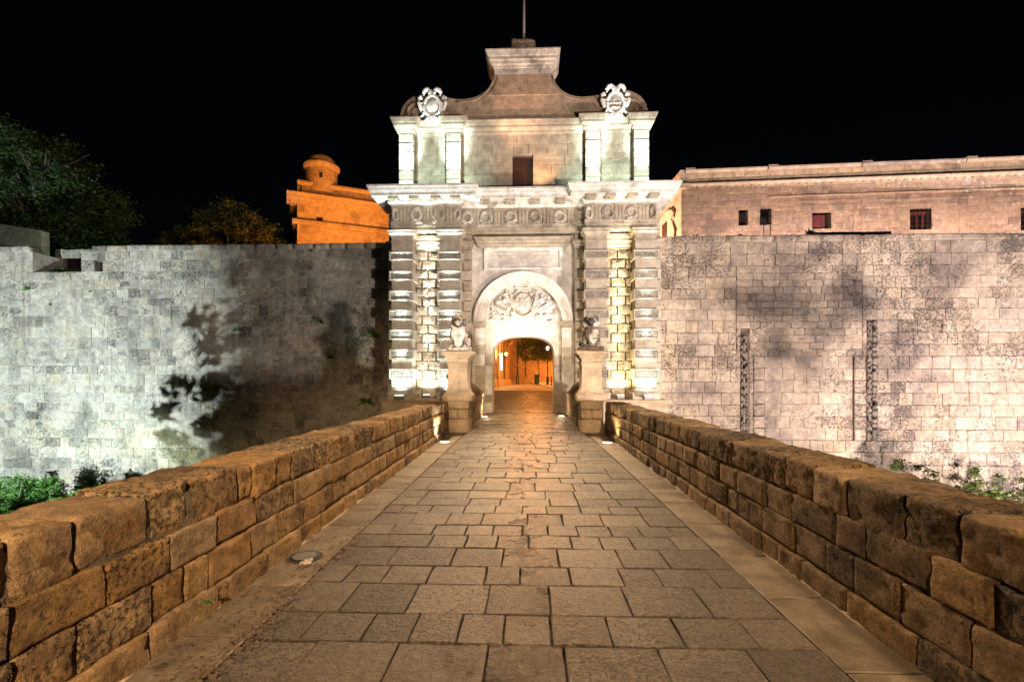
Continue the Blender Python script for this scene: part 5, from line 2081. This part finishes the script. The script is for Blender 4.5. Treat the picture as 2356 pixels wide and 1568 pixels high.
# left house receding along the street
FH = Face((-5.0, 42.0), (-2.55, 70.0))
# its front faces the street, so the face runs towards the viewer's right
house = empty('town_house', (-4, 55, .5))
tag(house, 'orange lit baroque house with pilasters on the left behind the arch', 'building')
m = MB()
FH.box(m, 0, FH.L, 0, 9.5, 0, -3)
put('wall', m.v, m.f, 'town', house)
for a in (2, 6, 10, 14, 17, 20, 23, 26):
    m = FH.box(MB(), a, a + .7, 0.2, 7.2, .001, .16)
    put('pilaster', m.v, m.f, 'town', house)
v, f = FH.sweep(0, FH.L, [(-.2, 6.2), (.2, 6.25), (.28, 6.5), (.5, 6.65), (.55, 6.9), (-.2, 7.0)])
put('cornice', v, f, 'town', house)
v, f = FH.sweep(0, FH.L, [(-.2, 0), (.3, .3), (.3, 1.3), (.2, 1.4), (-.2, 1.45)])
put('plinth', v, f, 'town', house)
for a in (8.0, 15.6, 21.6):
    m = FH.box(MB(), a, a + 1.1, 1.5, 4.6, .002, .03)
    put('doorway', m.v, m.f, 'wood_dark', house)
p = FH.a_at(1150.5)
m = FH.box(MB(), p - .35, p + .35, 2.6, 4.3, .17, .22)
put('glow_slit', m.v, m.f, 'glow_warm', house)  # glowing panel put in for a bright slit on the house

# house closing the view
FC = Face((-4.5, 74.0), (14.0, 72.0))
hc = empty('town_house', (3, 73, .8))
tag(hc, 'orange lit town house closing the street behind the tree', 'building')
m = FC.box(MB(), 0, FC.L, 0, 12, 0, -2)
put('wall', m.v, m.f, 'town', hc)
for a in (1.6, 3.2, 4.4, 8, 11):
    m = FC.box(MB(), a, a + .5, .5, 9, .001, .2)
    put('pilaster', m.v, m.f, 'town', hc)
v, f = FC.sweep(0, FC.L, [(-.2, 3.3), (.1, 3.35), (.25, 3.5), (.25, 3.65), (-.2, 3.7)])
put('string_course', v, f, 'town', hc)
v, f = FC.sweep(0, FC.L, [(-.2, .4), (.35, .5), (.35, 1.6), (.2, 1.75), (-.2, 1.8)])
put('plinth', v, f, 'town', hc)
a = FC.a_at(1196)
m = FC.box(MB(), a - .35, a + .45, 4.2, 6.6, .002, .05)
put('window', m.v, m.f, 'shutter_red', hc)

# side walls that flank the street just inside the gate
FS = Face((-2.3, 23.6), (-5.0, 42.0))
m = FS.box(MB(), 0, FS.L, -.2, 7, 0, -2)
o = put('street_wall', m.v, m.f, 'town')
tag(o, 'orange stone wall on the left just inside the arch', 'wall')
FS = Face((9.0, 72.0), (3.6, 24.0))
m = FS.box(MB(), 0, FS.L, -.2, 7, 0, -2)
o = put('street_wall', m.v, m.f, 'town')
tag(o, 'orange stone wall on the right inside the arch behind the lamp post', 'wall')

# raised footway on the right with its kerb
k0, k1 = at(1271.6, 897, 50), at(1219, 881, 71)
pts = [(2.9, 44), (2.55, 52), (1.9, 60), (.3, 71.5)]
vs, fs = [], []
for (x, y) in pts:
    z = street_z(y)
    vs += [(x, y, z - .03), (x, y, z + .11), (x + .2, y, z + .115), (x + 9, y, z + .115)]
for i in range(len(pts) - 1):
    for k in range(3):
        fs.append((i * 4 + k, i * 4 + k + 1, i * 4 + 5 + k, i * 4 + 4 + k))
tag(put('footway', vs, fs, 'street'), kind='structure')


def bollard(px, Y, label):
    x = at(px, 880, Y).x
    z = street_z(Y) + (.11 if px > 1250 else -.03)
    r = empty('bollard', (x, Y, z))
    tag(r, label, 'bollard', 'black iron bollards')
    m = MB().lathe([(.12, 0), (.12, .08), (.075, .12), (.065, .7), (.08, .72), (.08, .78), (.06, .8)], (x, Y, z), 10)
    put('post', m.v, m.f, 'dark_metal', r)
    m = MB().lathe([(.03, .8), (.085, .88), (.09, .95), (.05, 1.04), (.01, 1.08)], (x, Y, z), 10)
    put('finial', m.v, m.f, 'dark_metal', r, True)


bollard(1188.7, 69, 'left of the two black bollards standing close together beyond the arch')
bollard(1193.3, 66, 'right of the two black bollards standing close together beyond the arch')
bollard(1268.5, 58, 'black bollard beside the lamp post at the right edge of the arch')

# litter bin
x = at(1235, 870, 63).x
z = street_z(63) + .12
b = empty('litter_bin', (x, 63, z))
tag(b, 'dark green litter bin with lid on the footway under the tree', 'bin')
MB().bbox(x - .31, x + .31, 62.75, 63.25, z, z + .95, .04).build('body', 'bin_green', b)
MB().bbox(x - .36, x + .36, 62.7, 63.3, z + 1.08, z + 1.24, .05).build('lid', 'bin_green', b)
MB().box(x - .30, x + .30, 62.78, 63.22, z + .951, z + 1.079).build('mouth', 'dark_in', b)

# street lamp post
x = at(1260, 884, 60).x
z = street_z(60) + .115
L = empty('street_lamp', (x, 60, z))
tag(L, 'tall black iron street lamp post in front of the tree', 'street lamp')
m = MB().lathe([(.22, 0), (.22, .12), (.17, .16), (.16, .8), (.18, .84), (.11, .95), (.075, 1.1), (.06, 3.9), (.09, 3.95), (.05, 4.1), (.05, 4.3)], (x, 60, z), 12)
put('post', m.v, m.f, 'dark_metal', L, True)
m = MB().lathe([(.08, 4.3), (.13, 4.36), (.16, 4.7)], (x, 60, z), 8)
put('lantern', m.v, m.f, 'glow_cool', L)
m = MB().lathe([(.2, 4.7), (.14, 4.92), (.05, 5.0), (.02, 5.12)], (x, 60, z), 8)
put('lantern_cap', m.v, m.f, 'dark_metal', L)

# two globe lamps hung from the house
for (px, py, Y, lab) in ((1152, 815.5, 56.5, 'left of the two lit globe lamps hanging on the orange house'), (1164.5, 814, 60, 'right of the two lit globe lamps hanging on the orange house')):
    p = at(px, py, Y)
    g_ = empty('globe_lamp', p)
    tag(g_, lab, 'lamp', 'globe lamps on the house')
    m = MB().lathe([(.05, -.2), (.14, -.16), (.2, -.04), (.2, .05), (.14, .16), (.05, .2)], p, 14)
    put('globe', m.v, m.f, 'glow_sodium', g_, True)
    m = MB().lathe([(.10, .19), (.14, .22), (.05, .34), (.02, .42)], p, 8)
    m.tube([(p.x, p.y, p.z + .4), (p.x - .1, p.y, p.z + .55), (p.x - .9, p.y, p.z + .5)], .03, 6)
    put('bracket', m.v, m.f, 'dark_metal', g_)
    point((p.x + .1, p.y - .45, p.z), (1.0, .5, .16), 330, .15, g_)
# leaning pole by the house
a, b2 = at(1137, 800, 52), at(1147, 846, 52)
m = MB().tube([a, (b2.x, 52, street_z(52))], .04, 6)
o = m.build('leaning_pole', 'pole')
tag(o, 'thin pale pole leaning by the orange house', 'pole')


# ================================================================ TREES AND PLANTS
def tree(name, label, base, trunk_top, blobs, n, size, mat, seed, limbs=6, tr=.25, group=None, clump=0, dens=60):
    rng = random.Random(seed)
    r = empty(name, base)
    tag(r, label, 'tree', group)
    m = MB()
    b = Vector(base)
    t = Vector(trunk_top)
    m.tube([b, b.lerp(t, .35) + Vector((.1, 0, 0)), b.lerp(t, .7) + Vector((-.08, .05, 0)), t], [tr, tr * .8, tr * .65, tr * .5], 8)
    put('trunk', m.v, m.f, 'bark', r, True)
    m = MB()
    for k in range(limbs):
        c, rad = blobs[k % len(blobs)]
        e = Vector(c) + Vector((rng.uniform(-.6, .6) * rad[0], rng.uniform(-.6, .6) * rad[1], rng.uniform(-.3, .7) * rad[2]))
        s0 = b.lerp(t, rng.uniform(.7, 1))
        md = s0.lerp(e, .5) + Vector((0, 0, .12 * (e - s0).length))
        m.tube([s0, md, e], [tr * .35, tr * .2, tr * .06], 6)
        for _ in range(3):
            e2 = md.lerp(e, rng.uniform(.2, 1)) + Vector((rng.uniform(-1, 1), rng.uniform(-1, 1), rng.uniform(-.4, .8))) * rad[2] * .45
            m.tube([md.lerp(e, .3), e2], [tr * .12, tr * .03], 5)
    put('limbs', m.v, m.f, 'bark', r, True)
    V, F, T = leaves(blobs, n, size, rng, clump=clump, dens=dens)
    put('crown', V, F, mat, r, tint=T)
    return r


# big tree at the far left behind the wall
c = at(40, 420, 29)
bl = [((c.x - 3.5, 30, c.z + .6), (4.4, 3.6, 4.2)), ((c.x + .6, 29.5, c.z - .2), (3.6, 3.2, 3.4)), ((c.x + 3.6, 30, c.z - 1.5), (2.4, 2.6, 2.5)), ((c.x + 4.6, 29.5, c.z - 3.0), (1.7, 2.2, 1.8)),
      ((c.x - 2.2, 28.5, c.z + 3.0), (2.4, 2.2, 1.5)), ((c.x + 1.4, 29.0, c.z + 1.9), (1.8, 1.8, 1.3))]
tree('carob_tree', 'large dark leafy tree above the far left end of the wall', (c.x, 30, 6.3), (c.x + .3, 30, c.z - 1.5), bl, 42000, .115, 'leaf_dark', 41, 26, .35, None, .30, 130)
c = at(520, 520, 36)
bl = [((c.x, 36.5, c.z - .6), (3.0, 2.6, 2.6)), ((c.x + 2.0, 36, c.z - 1.2), (2.2, 2, 2.0)), ((c.x - 2.6, 36, c.z - 1.8), (2.0, 2, 1.7)), ((c.x + 3.6, 36, c.z - 2.1), (1.3, 1.4, 1.2)), ((c.x + .8, 36, c.z + .6), (1.2, 1.2, 1.0))]
tree('olive_tree', 'round topped tree with orange lit right side beside the bastion', (c.x, 36.5, 6.3), (c.x, 36.5, c.z - 1.5), bl, 20000, .11, 'leaf_olive', 43, 14, .3, None, .26, 110)
# street tree beyond the arch
c = at(1240, 800, 66)
bl = [((c.x - .8, 66, c.z + .8), (2.2, 1.8, 2.0)), ((c.x + 1.5, 65.5, c.z + .2), (2.2, 1.8, 2.2)), ((c.x - 1.4, 66, c.z - .5), (1.5, 1.4, 1.5)), ((c.x + .8, 66, c.z + 2.0), (2.4, 2, 1.6)), ((c.x + 2.0, 65, c.z - .9), (1.4, 1.3, 1.2)), ((c.x + .8, 65.5, c.z - 1.0), (1.3, 1.2, 1.0))]
tree('street_tree', 'round leafy street tree filling the right of the archway view', (c.x - .1, 66, street_z(66)), (c.x, 66, c.z - 1.2), bl, 14000, .15, 'leaf_olive', 47, 8, .16, None, .30)


def shrub(x, y, h, w, label, mat, seed, group, n=700, size=.06):
    rng = random.Random(seed)
    r = empty('shrub', (x, y, DITCH))
    tag(r, label, 'shrub', group)
    m = MB()
    for k in range(6):
        e = Vector((x + rng.uniform(-.8, .8) * w, y + rng.uniform(-.5, .5) * w, DITCH + h * rng.uniform(.6, .98)))
        m.tube([(x, y, DITCH), Vector((x, y, DITCH)).lerp(e, .55) + Vector((0, 0, .1)), e], [.035, .022, .006], 5)
    put('stems', m.v, m.f, 'bark', r)
    bl = [((x + rng.uniform(-.4, .4) * w, y + rng.uniform(-.3, .3) * w, DITCH + h * (.25 + .5 * k / 3)), (w * rng.uniform(.55, .8), w * .6, h * .26)) for k in range(4)]
    V, F, T = leaves(bl, n, size, rng, clump=.12)
    put('foliage', V, F, mat, r, tint=T)
    return r


rng = random.Random(19)
i = 0
ORD = ['first', 'second', 'third', 'fourth', 'fifth', 'sixth', 'seventh', 'eighth']
LN = [ORD[k] + ' green shrub from the left edge in the row against the left wall' for k in range(4)] + \
     [ORD[k] + ' green shrub from the left edge in the middle row below the left wall' for k in range(4)] + \
     ['green shrub at the very left edge just above the parapet', 'second green shrub from the left edge just above the parapet']
RN = ['green shrub nearest the walled up doorway peeping over the right parapet', 'second green shrub after the doorway along the right parapet', 'third green shrub after the doorway along the right parapet',
      'fourth green shrub after the doorway along the right parapet', 'taller shrub standing back against the right wall near the right edge', 'green shrub in front of the taller one near the right edge',
      'green shrub lowest at the right edge above the parapet', 'shrub against the right wall at the very right edge']
for px, py, Y in ((-15, 1100, 19.5), (35, 1098, 19.0), (75, 1104, 19.8), (120, 1102, 19.2), (20, 1140, 17.2), (75, 1138, 17.5),
                  (135, 1132, 17.4), (190, 1125, 17.8), (-10, 1165, 16.0), (50, 1160, 16.2)):
    p = at(px, py, Y)
    h = p.z - DITCH
    i += 1
    shrub(p.x, Y, h, .85, LN[i - 1], 'leaf_shrub', 60 + i, 'shrubs below the left wall', 5200, .07)
for px, py, Y in ((2058, 1060, 20.3), (2100, 1073, 20.0), (2150, 1085, 19.5), (2205, 1105, 18.5), (2265, 1075, 20.8), (2262, 1110, 17.0), (2320, 1122, 16.5), (2345, 1085, 20.5)):
    p = at(px, py, Y)
    i += 1
    shrub(p.x, Y, p.z - DITCH, .62 if px < 2180 else .85, RN[i - 11], 'leaf_right', 80 + i, 'shrubs below the right wall', 1800, .075)
# growth beside the floods, which breaks up their light
tree('ditch_tree', 'small tree in the left ditch beside the floodlight', (-18.0, 14.4, DITCH), (-17.9, 14.4, -1.8),
     [((-18.5, 14.4, -1.7), (1.2, .8, 1.3)), ((-17.7, 14.4, -.3), (1.2, .7, 1.3)), ((-18.5, 14.4, -3.0), (1.0, .8, .8)), ((-17.4, 14.4, -2.5), (.9, .6, 1.4)), ((-18.7, 14.4, .5), (.8, .6, .8)),
      ((-19.3, 14.4, -1.3), (.7, .5, 1.3)), ((-19.1, 14.4, -2.7), (.7, .5, .7))],
     3000, .12, 'leaf_shrub', 91, 18, .07, None, .10, 26)
tree('ditch_tree', 'flat topped young tree in the right ditch beside the floodlight', (14.6, 12.0, DITCH), (14.5, 12.0, -2.4),
     [((14.0, 12.0, -1.45), (.62, .35, .15)), ((15.1, 12.0, -1.32), (.55, .35, .12)), ((14.3, 12.0, -2.1), (.45, .3, .10)), ((14.6, 12.0, -1.75), (.25, .3, .15))], 900, .09, 'leaf_right', 93, 8, .03, None, .09, 30)
spot((-13.0, 11.5, -3.6), (-17.0, 18.8, -5.0), (.80, 1.0, .72), 9500, 60, .8, .1)  # extra unseen spot, added to brighten the shrubs


# tufts rooted in the wall joints
def tuft(px, py, r, label, name='wall_plant', Y=WALL_Y, n=26, mat='leaf_shrub'):
    rng = random.Random(int(px * 7 + py))
    p = at(px, py, Y - .03)
    V, F, T = [], [], []
    for k in range(n):
        t = rng.uniform(-.3, math.pi + .3)
        d = Vector((math.cos(t), -rng.uniform(.2, .9), math.sin(t) * .8)).normalized()
        L = r * rng.uniform(.5, 1.2)
        sd = d.cross(Vector((0, 1, 0))).normalized() * min(.03, r * .12)
        q = len(V)
        tip = p + d * L + Vector((0, 0, -.25 * L * rng.random()))
        mid = p + d * L * .5
        V += [p - sd * .4, p + sd * .4, mid + sd, mid - sd, tip]
        F += [(q, q + 1, q + 2, q + 3), (q + 3, q + 2, q + 4)]
        T += [rng.random()] * 5
    o = put(name, V, F, mat, None, origin=p, tint=T)
    tag(o, label, 'plant', 'plants rooted in the fortress walls')


tuft(735, 742, .34, 'spiky tuft growing high on the left wall near the gate')
tuft(857, 772, .5, 'large drooping tuft at the right end of the left wall beside the gate')
tuft(550, 760, .26, 'small dark tuft in the middle of the left wall')
tuft(763, 824, .24, 'small tuft low on the left wall right of the middle')
tuft(716, 577, .16, 'tiny tuft just under the coping of the left wall')
tuft(845, 925, .5, 'dark dead tuft at the foot of the gate plinth on the left')
tuft(62, 667, .18, 'pale weed at the far left of the left wall under the embrasure')
tuft(115, 702, .12, 'tiny green weed below the embrasure')
tuft(208, 671, .1, 'speck of green weed right under the embrasure sill')
tuft(1860, 538, .3, 'dry grass tuft on the terrace beside the low stub wall', Y=WALL_Y + .5)
tuft(1700, 545, .22, 'dry sprig on top of the right wall beneath the first palace window', Y=WALL_Y + .4, n=10, mat='dry_leaf')
tuft(1600, 546, .25, 'dry sprig on top of the right wall next to the gate', Y=WALL_Y + .4, n=10, mat='dry_leaf')
# planting in the embrasure
rg = random.Random(2)
V, F, T = leaves([(((emb[0] + emb[1]) / 2, WALL_Y + .6, emb[2] + .12), ((emb[1] - emb[0]) / 2 - .15, .3, .2))], 700, .06, rg, clump=.16)
o = put('embrasure_weeds', V, F, 'leaf_shrub', None, tint=T)
tag(o, 'weeds growing along the sill of the embrasure', 'weeds', kind='stuff')
# ground cover in the ditch
V, F, T = leaves([((-19, 17, DITCH + .15), (14, 5, .25)), ((18, 17, DITCH + .15), (14, 5, .25))], 9000, .11, rg, clump=.5)
o = put('ground_cover', V, F, 'leaf_shrub', None, tint=T)
tag(o, 'low green ground cover in the ditch', 'ground cover', kind='stuff')

# ================================================================ SMALL THINGS ON THE BRIDGE
# round drain cover, broken at one side, with a scrap of paper
dc = Vector((-1.73, 4.23, .008))
o = empty('drain_cover', dc)
tag(o, 'round iron drain cover in the left edge strip', 'drain cover')
MB().lathe([(.15, 0), (.15, .006)], dc, 24).build('surround', 'joint', o)
MB().lathe([(.125, .0062), (.125, .012), (.11, .014)], dc, 24).build('lid', 'dark_metal', o)
m = MB()
for k in range(-3, 4):
    w = math.sqrt(max(0, .1 ** 2 - (k * .028) ** 2))
    m.box(dc.x - w, dc.x + w, dc.y + k * .028 - .006, dc.y + k * .028 + .006, .0225, .026)
m.build('ribs', 'galv', o)
v, f = rough_block((-1.64, 4.06, .03), (.045, .02, .008), .006, .025, 26, 4, 8, .5)
tag(put('paper_scrap', v, f, 'paper', None), 'crumpled white paper scrap beside the round drain cover', 'litter')
# slotted gully grate near the gate
gx, gy = -1.02, 18.2
o = empty('gully_grate', (gx, gy, 0))
tag(o, 'dark slotted gully grate in the paving near the doorway', 'grate')
MB().box(gx - .36, gx + .36, gy - .12, gy + .12, .004, .012).build('frame', 'dark_metal', o)
m = MB()
for k in range(9):
    m.box(gx - .32 + k * .075, gx - .29 + k * .075, gy - .1, gy + .1, .0125, .018)
m.build('bars', 'galv', o)
# fallen leaves gathered along the left strip
V, F = [], []
rg = random.Random(6)
for k in range(900):
    y = 2.3 + abs(rg.gauss(0, 1.8)) if rg.random() < .7 else rg.uniform(2.2, 9)
    x = pav_l(y) + rg.gauss(0, .05) if rg.random() < .65 else rg.uniform(-1.95, pav_l(y))
    s = rg.uniform(.006, .018)
    t = rg.uniform(0, 6.3)
    z = .014 + rg.uniform(0, .006)
    a = Vector((math.cos(t), math.sin(t), rg.uniform(-.2, .2))) * s * 1.6
    b = Vector((-math.sin(t), math.cos(t), rg.uniform(-.3, .3))) * s * .7
    q = len(V)
    c = Vector((x, y, z))
    V += [c - a, c + b, c + a, c - b]
    F.append((q, q + 1, q + 2, q + 3))
o = put('fallen_leaves', V, F, 'dry_leaf', None)
tag(o, 'dry brown leaves gathered along the left edge strip', 'leaves', kind='stuff')
tuft(480, 1385, .045, 'small weed at the foot of the left parapet', Y=3.0, n=20)

# ================================================================ LAMPS OF THE GATE
def ground_lamp(x, y, label, target, col, power, size=55, extra=None):
    o = empty('ground_lamp', (x, y, .01))
    tag(o, label, 'ground light', 'round lights sunk in the paving')
    MB().lathe([(.15, 0), (.15, .010), (.12, .014)], (x, y, .008), 20).build('rim', 'galv', o)
    MB().lathe([(.115, .0142), (.10, .022), (.02, .025)], (x, y, .008), 20).build('glass', 'glow_warm', o, True)
    spot((x, y, .07), target, col, power, size, .8, .06, o)
    return o


ground_lamp(-1.82, 11.87, 'lit ground lamp beside the left parapet in front of the pedestal', (-1.86, 14.2, 2.6), (1.0, .80, .58), 170, 66)
ground_lamp(2.17, 11.86, 'lit ground lamp beside the right parapet in front of the pedestal', (2.1, 14.2, 2.6), (1.0, .74, .52), 95, 66)
ground_lamp(-1.56, 19.76, 'lit ground lamp at the left foot of the doorway', (.1, 22.0, 6.6), (1.0, .86, .66), 1050, 62)
ground_lamp(1.61, 20.1, 'lit ground lamp at the right foot of the doorway', (.1, 22.0, 6.8), (1.0, .78, .52), 620, 62)
# their wash on the parapets and the paving round the doorway
for s_ in (-1.5, 1.55):
    point((s_, 19.9, .35), (1.0, .70, .38), 26, .05)
    spot((s_, 19.9, .1), (s_ * .4, 22.0, 4.2), (1.0, .82, .58), 95, 100, .9, .05)
spot((-1.86, 11.87, .06), (-2.06, 12.0, .9), (1.0, .88, .70), 260, 110, 1.0, .04)
spot((2.2, 11.86, .06), (2.44, 12.0, .9), (1.0, .72, .32), 130, 110, 1.0, .04)


def flood(x, y, z, label, target, col, power, glass, size=44, w=.16):
    o = empty('floodlight', (x, y, z))
    tag(o, label, 'floodlight', 'floodlights at the foot of the gate')
    MB().bbox(x - w, x + w, y - .09, y + .09, z, z + .16, .015).build('housing', 'galv', o)
    MB().box(x - w * .85, x + w * .85, y - .07, y + .07, z + .162, z + .17).build('glass', glass, o)
    MB().box(x - w - .03, x - w - .01, y - .02, y + .02, z, z + .14).build('bracket', 'dark_metal', o)
    t = Vector(target)
    spot((x, y, z + .2), t, col, power, 9, 1.0, .04, o)                         # one lamp split into added beams to even its light: far throw,
    spot((x, y, z + .2), t, col, power * .16, 24, 1.0, .04, o)                  # the middle,
    spot((x, y, z + .2), (t.x, t.y, t.z * .6), col, power * .012, 130, .9, .05, o)   # and the spill round the lamp
    return o


flood(-4.2, 20.95, .70, 'box floodlight in the bay left of the doorway', (-4.2, 21.45, 6.6), (1.0, .95, .84), 29000, 'glow_cool')
flood(4.2, 20.95, .70, 'box floodlight in the bay right of the doorway', (4.2, 21.45, 6.6), (1.0, .80, .42), 33000, 'glow_warm')
flood(-5.25, 20.34, .70, 'low bar floodlight before the outer left pilaster', (-5.25, 20.78, 6.6), (.80, 1.0, .98), 33000, 'glow_cool', w=.2)
flood(5.25, 20.34, .70, 'low bar floodlight before the outer right pilaster', (5.25, 20.78, 5.2), (.78, 1.0, .96), 12000, 'glow_cool', w=.2)
flood(-3.15, 20.34, .70, 'low bar floodlight before the inner left pilaster', (-3.15, 20.78, 6.6), (.80, 1.0, .98), 30000, 'glow_cool', w=.2)
# on top of the main cornice, lighting the attic pillars and cartouches
for s in (-1, 1):
    spot((s * 5.1, 20.02, 9.76), (s * 5.1, 21.1, 11.6), (.78, 1.0, .95), 1800, 42, 1.0, .05)
    spot((s * 3.03, 20.02, 9.76), (s * 3.03, 21.1, 11.6), (.78, 1.0, .95), 1800, 42, 1.0, .05)
    for x_ in (5.1, 3.03):
        spot((s * x_, 20.02, 9.76), (s * x_, 21.1, 10.6), (.74, 1.0, .86), 190, 125, 1.0, .05)
    spot((s * 4.0, 20.05, 9.9), (s * 3.97, 20.95, 13.7), (.86, 1.0, .96), 1100, 26, .8, .06)
spot((0.9, 20.45, 9.85), (0.2, 21.3, 13.4), (1.0, .52, .26), 190, 130, .7, .08)
spot((-0.8, 19.9, 9.9), (0.1, 21.2, 14.4), (1.0, .56, .36), 850, 50, 1.0, .08)
# rampart lamps for palace, bastion and trees, with added spots on turret and olive
for x in (11.5, 17.0, 22.5, 28.0):
    spot((x, 24.3, 7.9), (x, 27.5, 11.4), (1.0, .66, .56), 1200, 150, .7, .15)
spot((5.6, 31.0, 8.2), (8.8, 30.0, 11.0), (1.0, .52, .32), 6000, 140, .7, .1)
spot((-9.5, 30.5, 7.2), (-13.0, 36.5, 12.0), (1.0, .30, .045), 7000, 130, .7, .15)
spot((-10.5, 25.5, 8.3), (-14.5, 36.4, 17.0), (1.0, .32, .05), 3000, 50, .7, .15)  # added farther off to bring out the turret
spot((-6.2, 23.9, 9.3), (-14.8, 36.4, 17.0), (1.0, .34, .06), 4500, 30, .7, .1)  # added over the gate roof to light the turret dome
spot((-14.0, 31.5, 6.8), (-20.5, 36.0, 10.5), (1.0, .42, .08), 1500, 70, .8, .15)  # added to brighten the olive tree
spot((-24.0, 24.6, 6.8), (-28.0, 29.0, 12.0), (.72, 1.0, .60), 330, 120, .8, .15)
# sodium street lamps in the town, out of sight, plus one added point
point((1.6, 56.0, 8.0), (1.0, .30, .05), 4200, .15)
point((5.0, 67.0, 3.4), (1.0, .30, .05), 3600, .15)
point((0.5, 29.0, 5.6), (1.0, .58, .25), 1500, .15)  # added warm point behind the arch for glow on floor and bridge
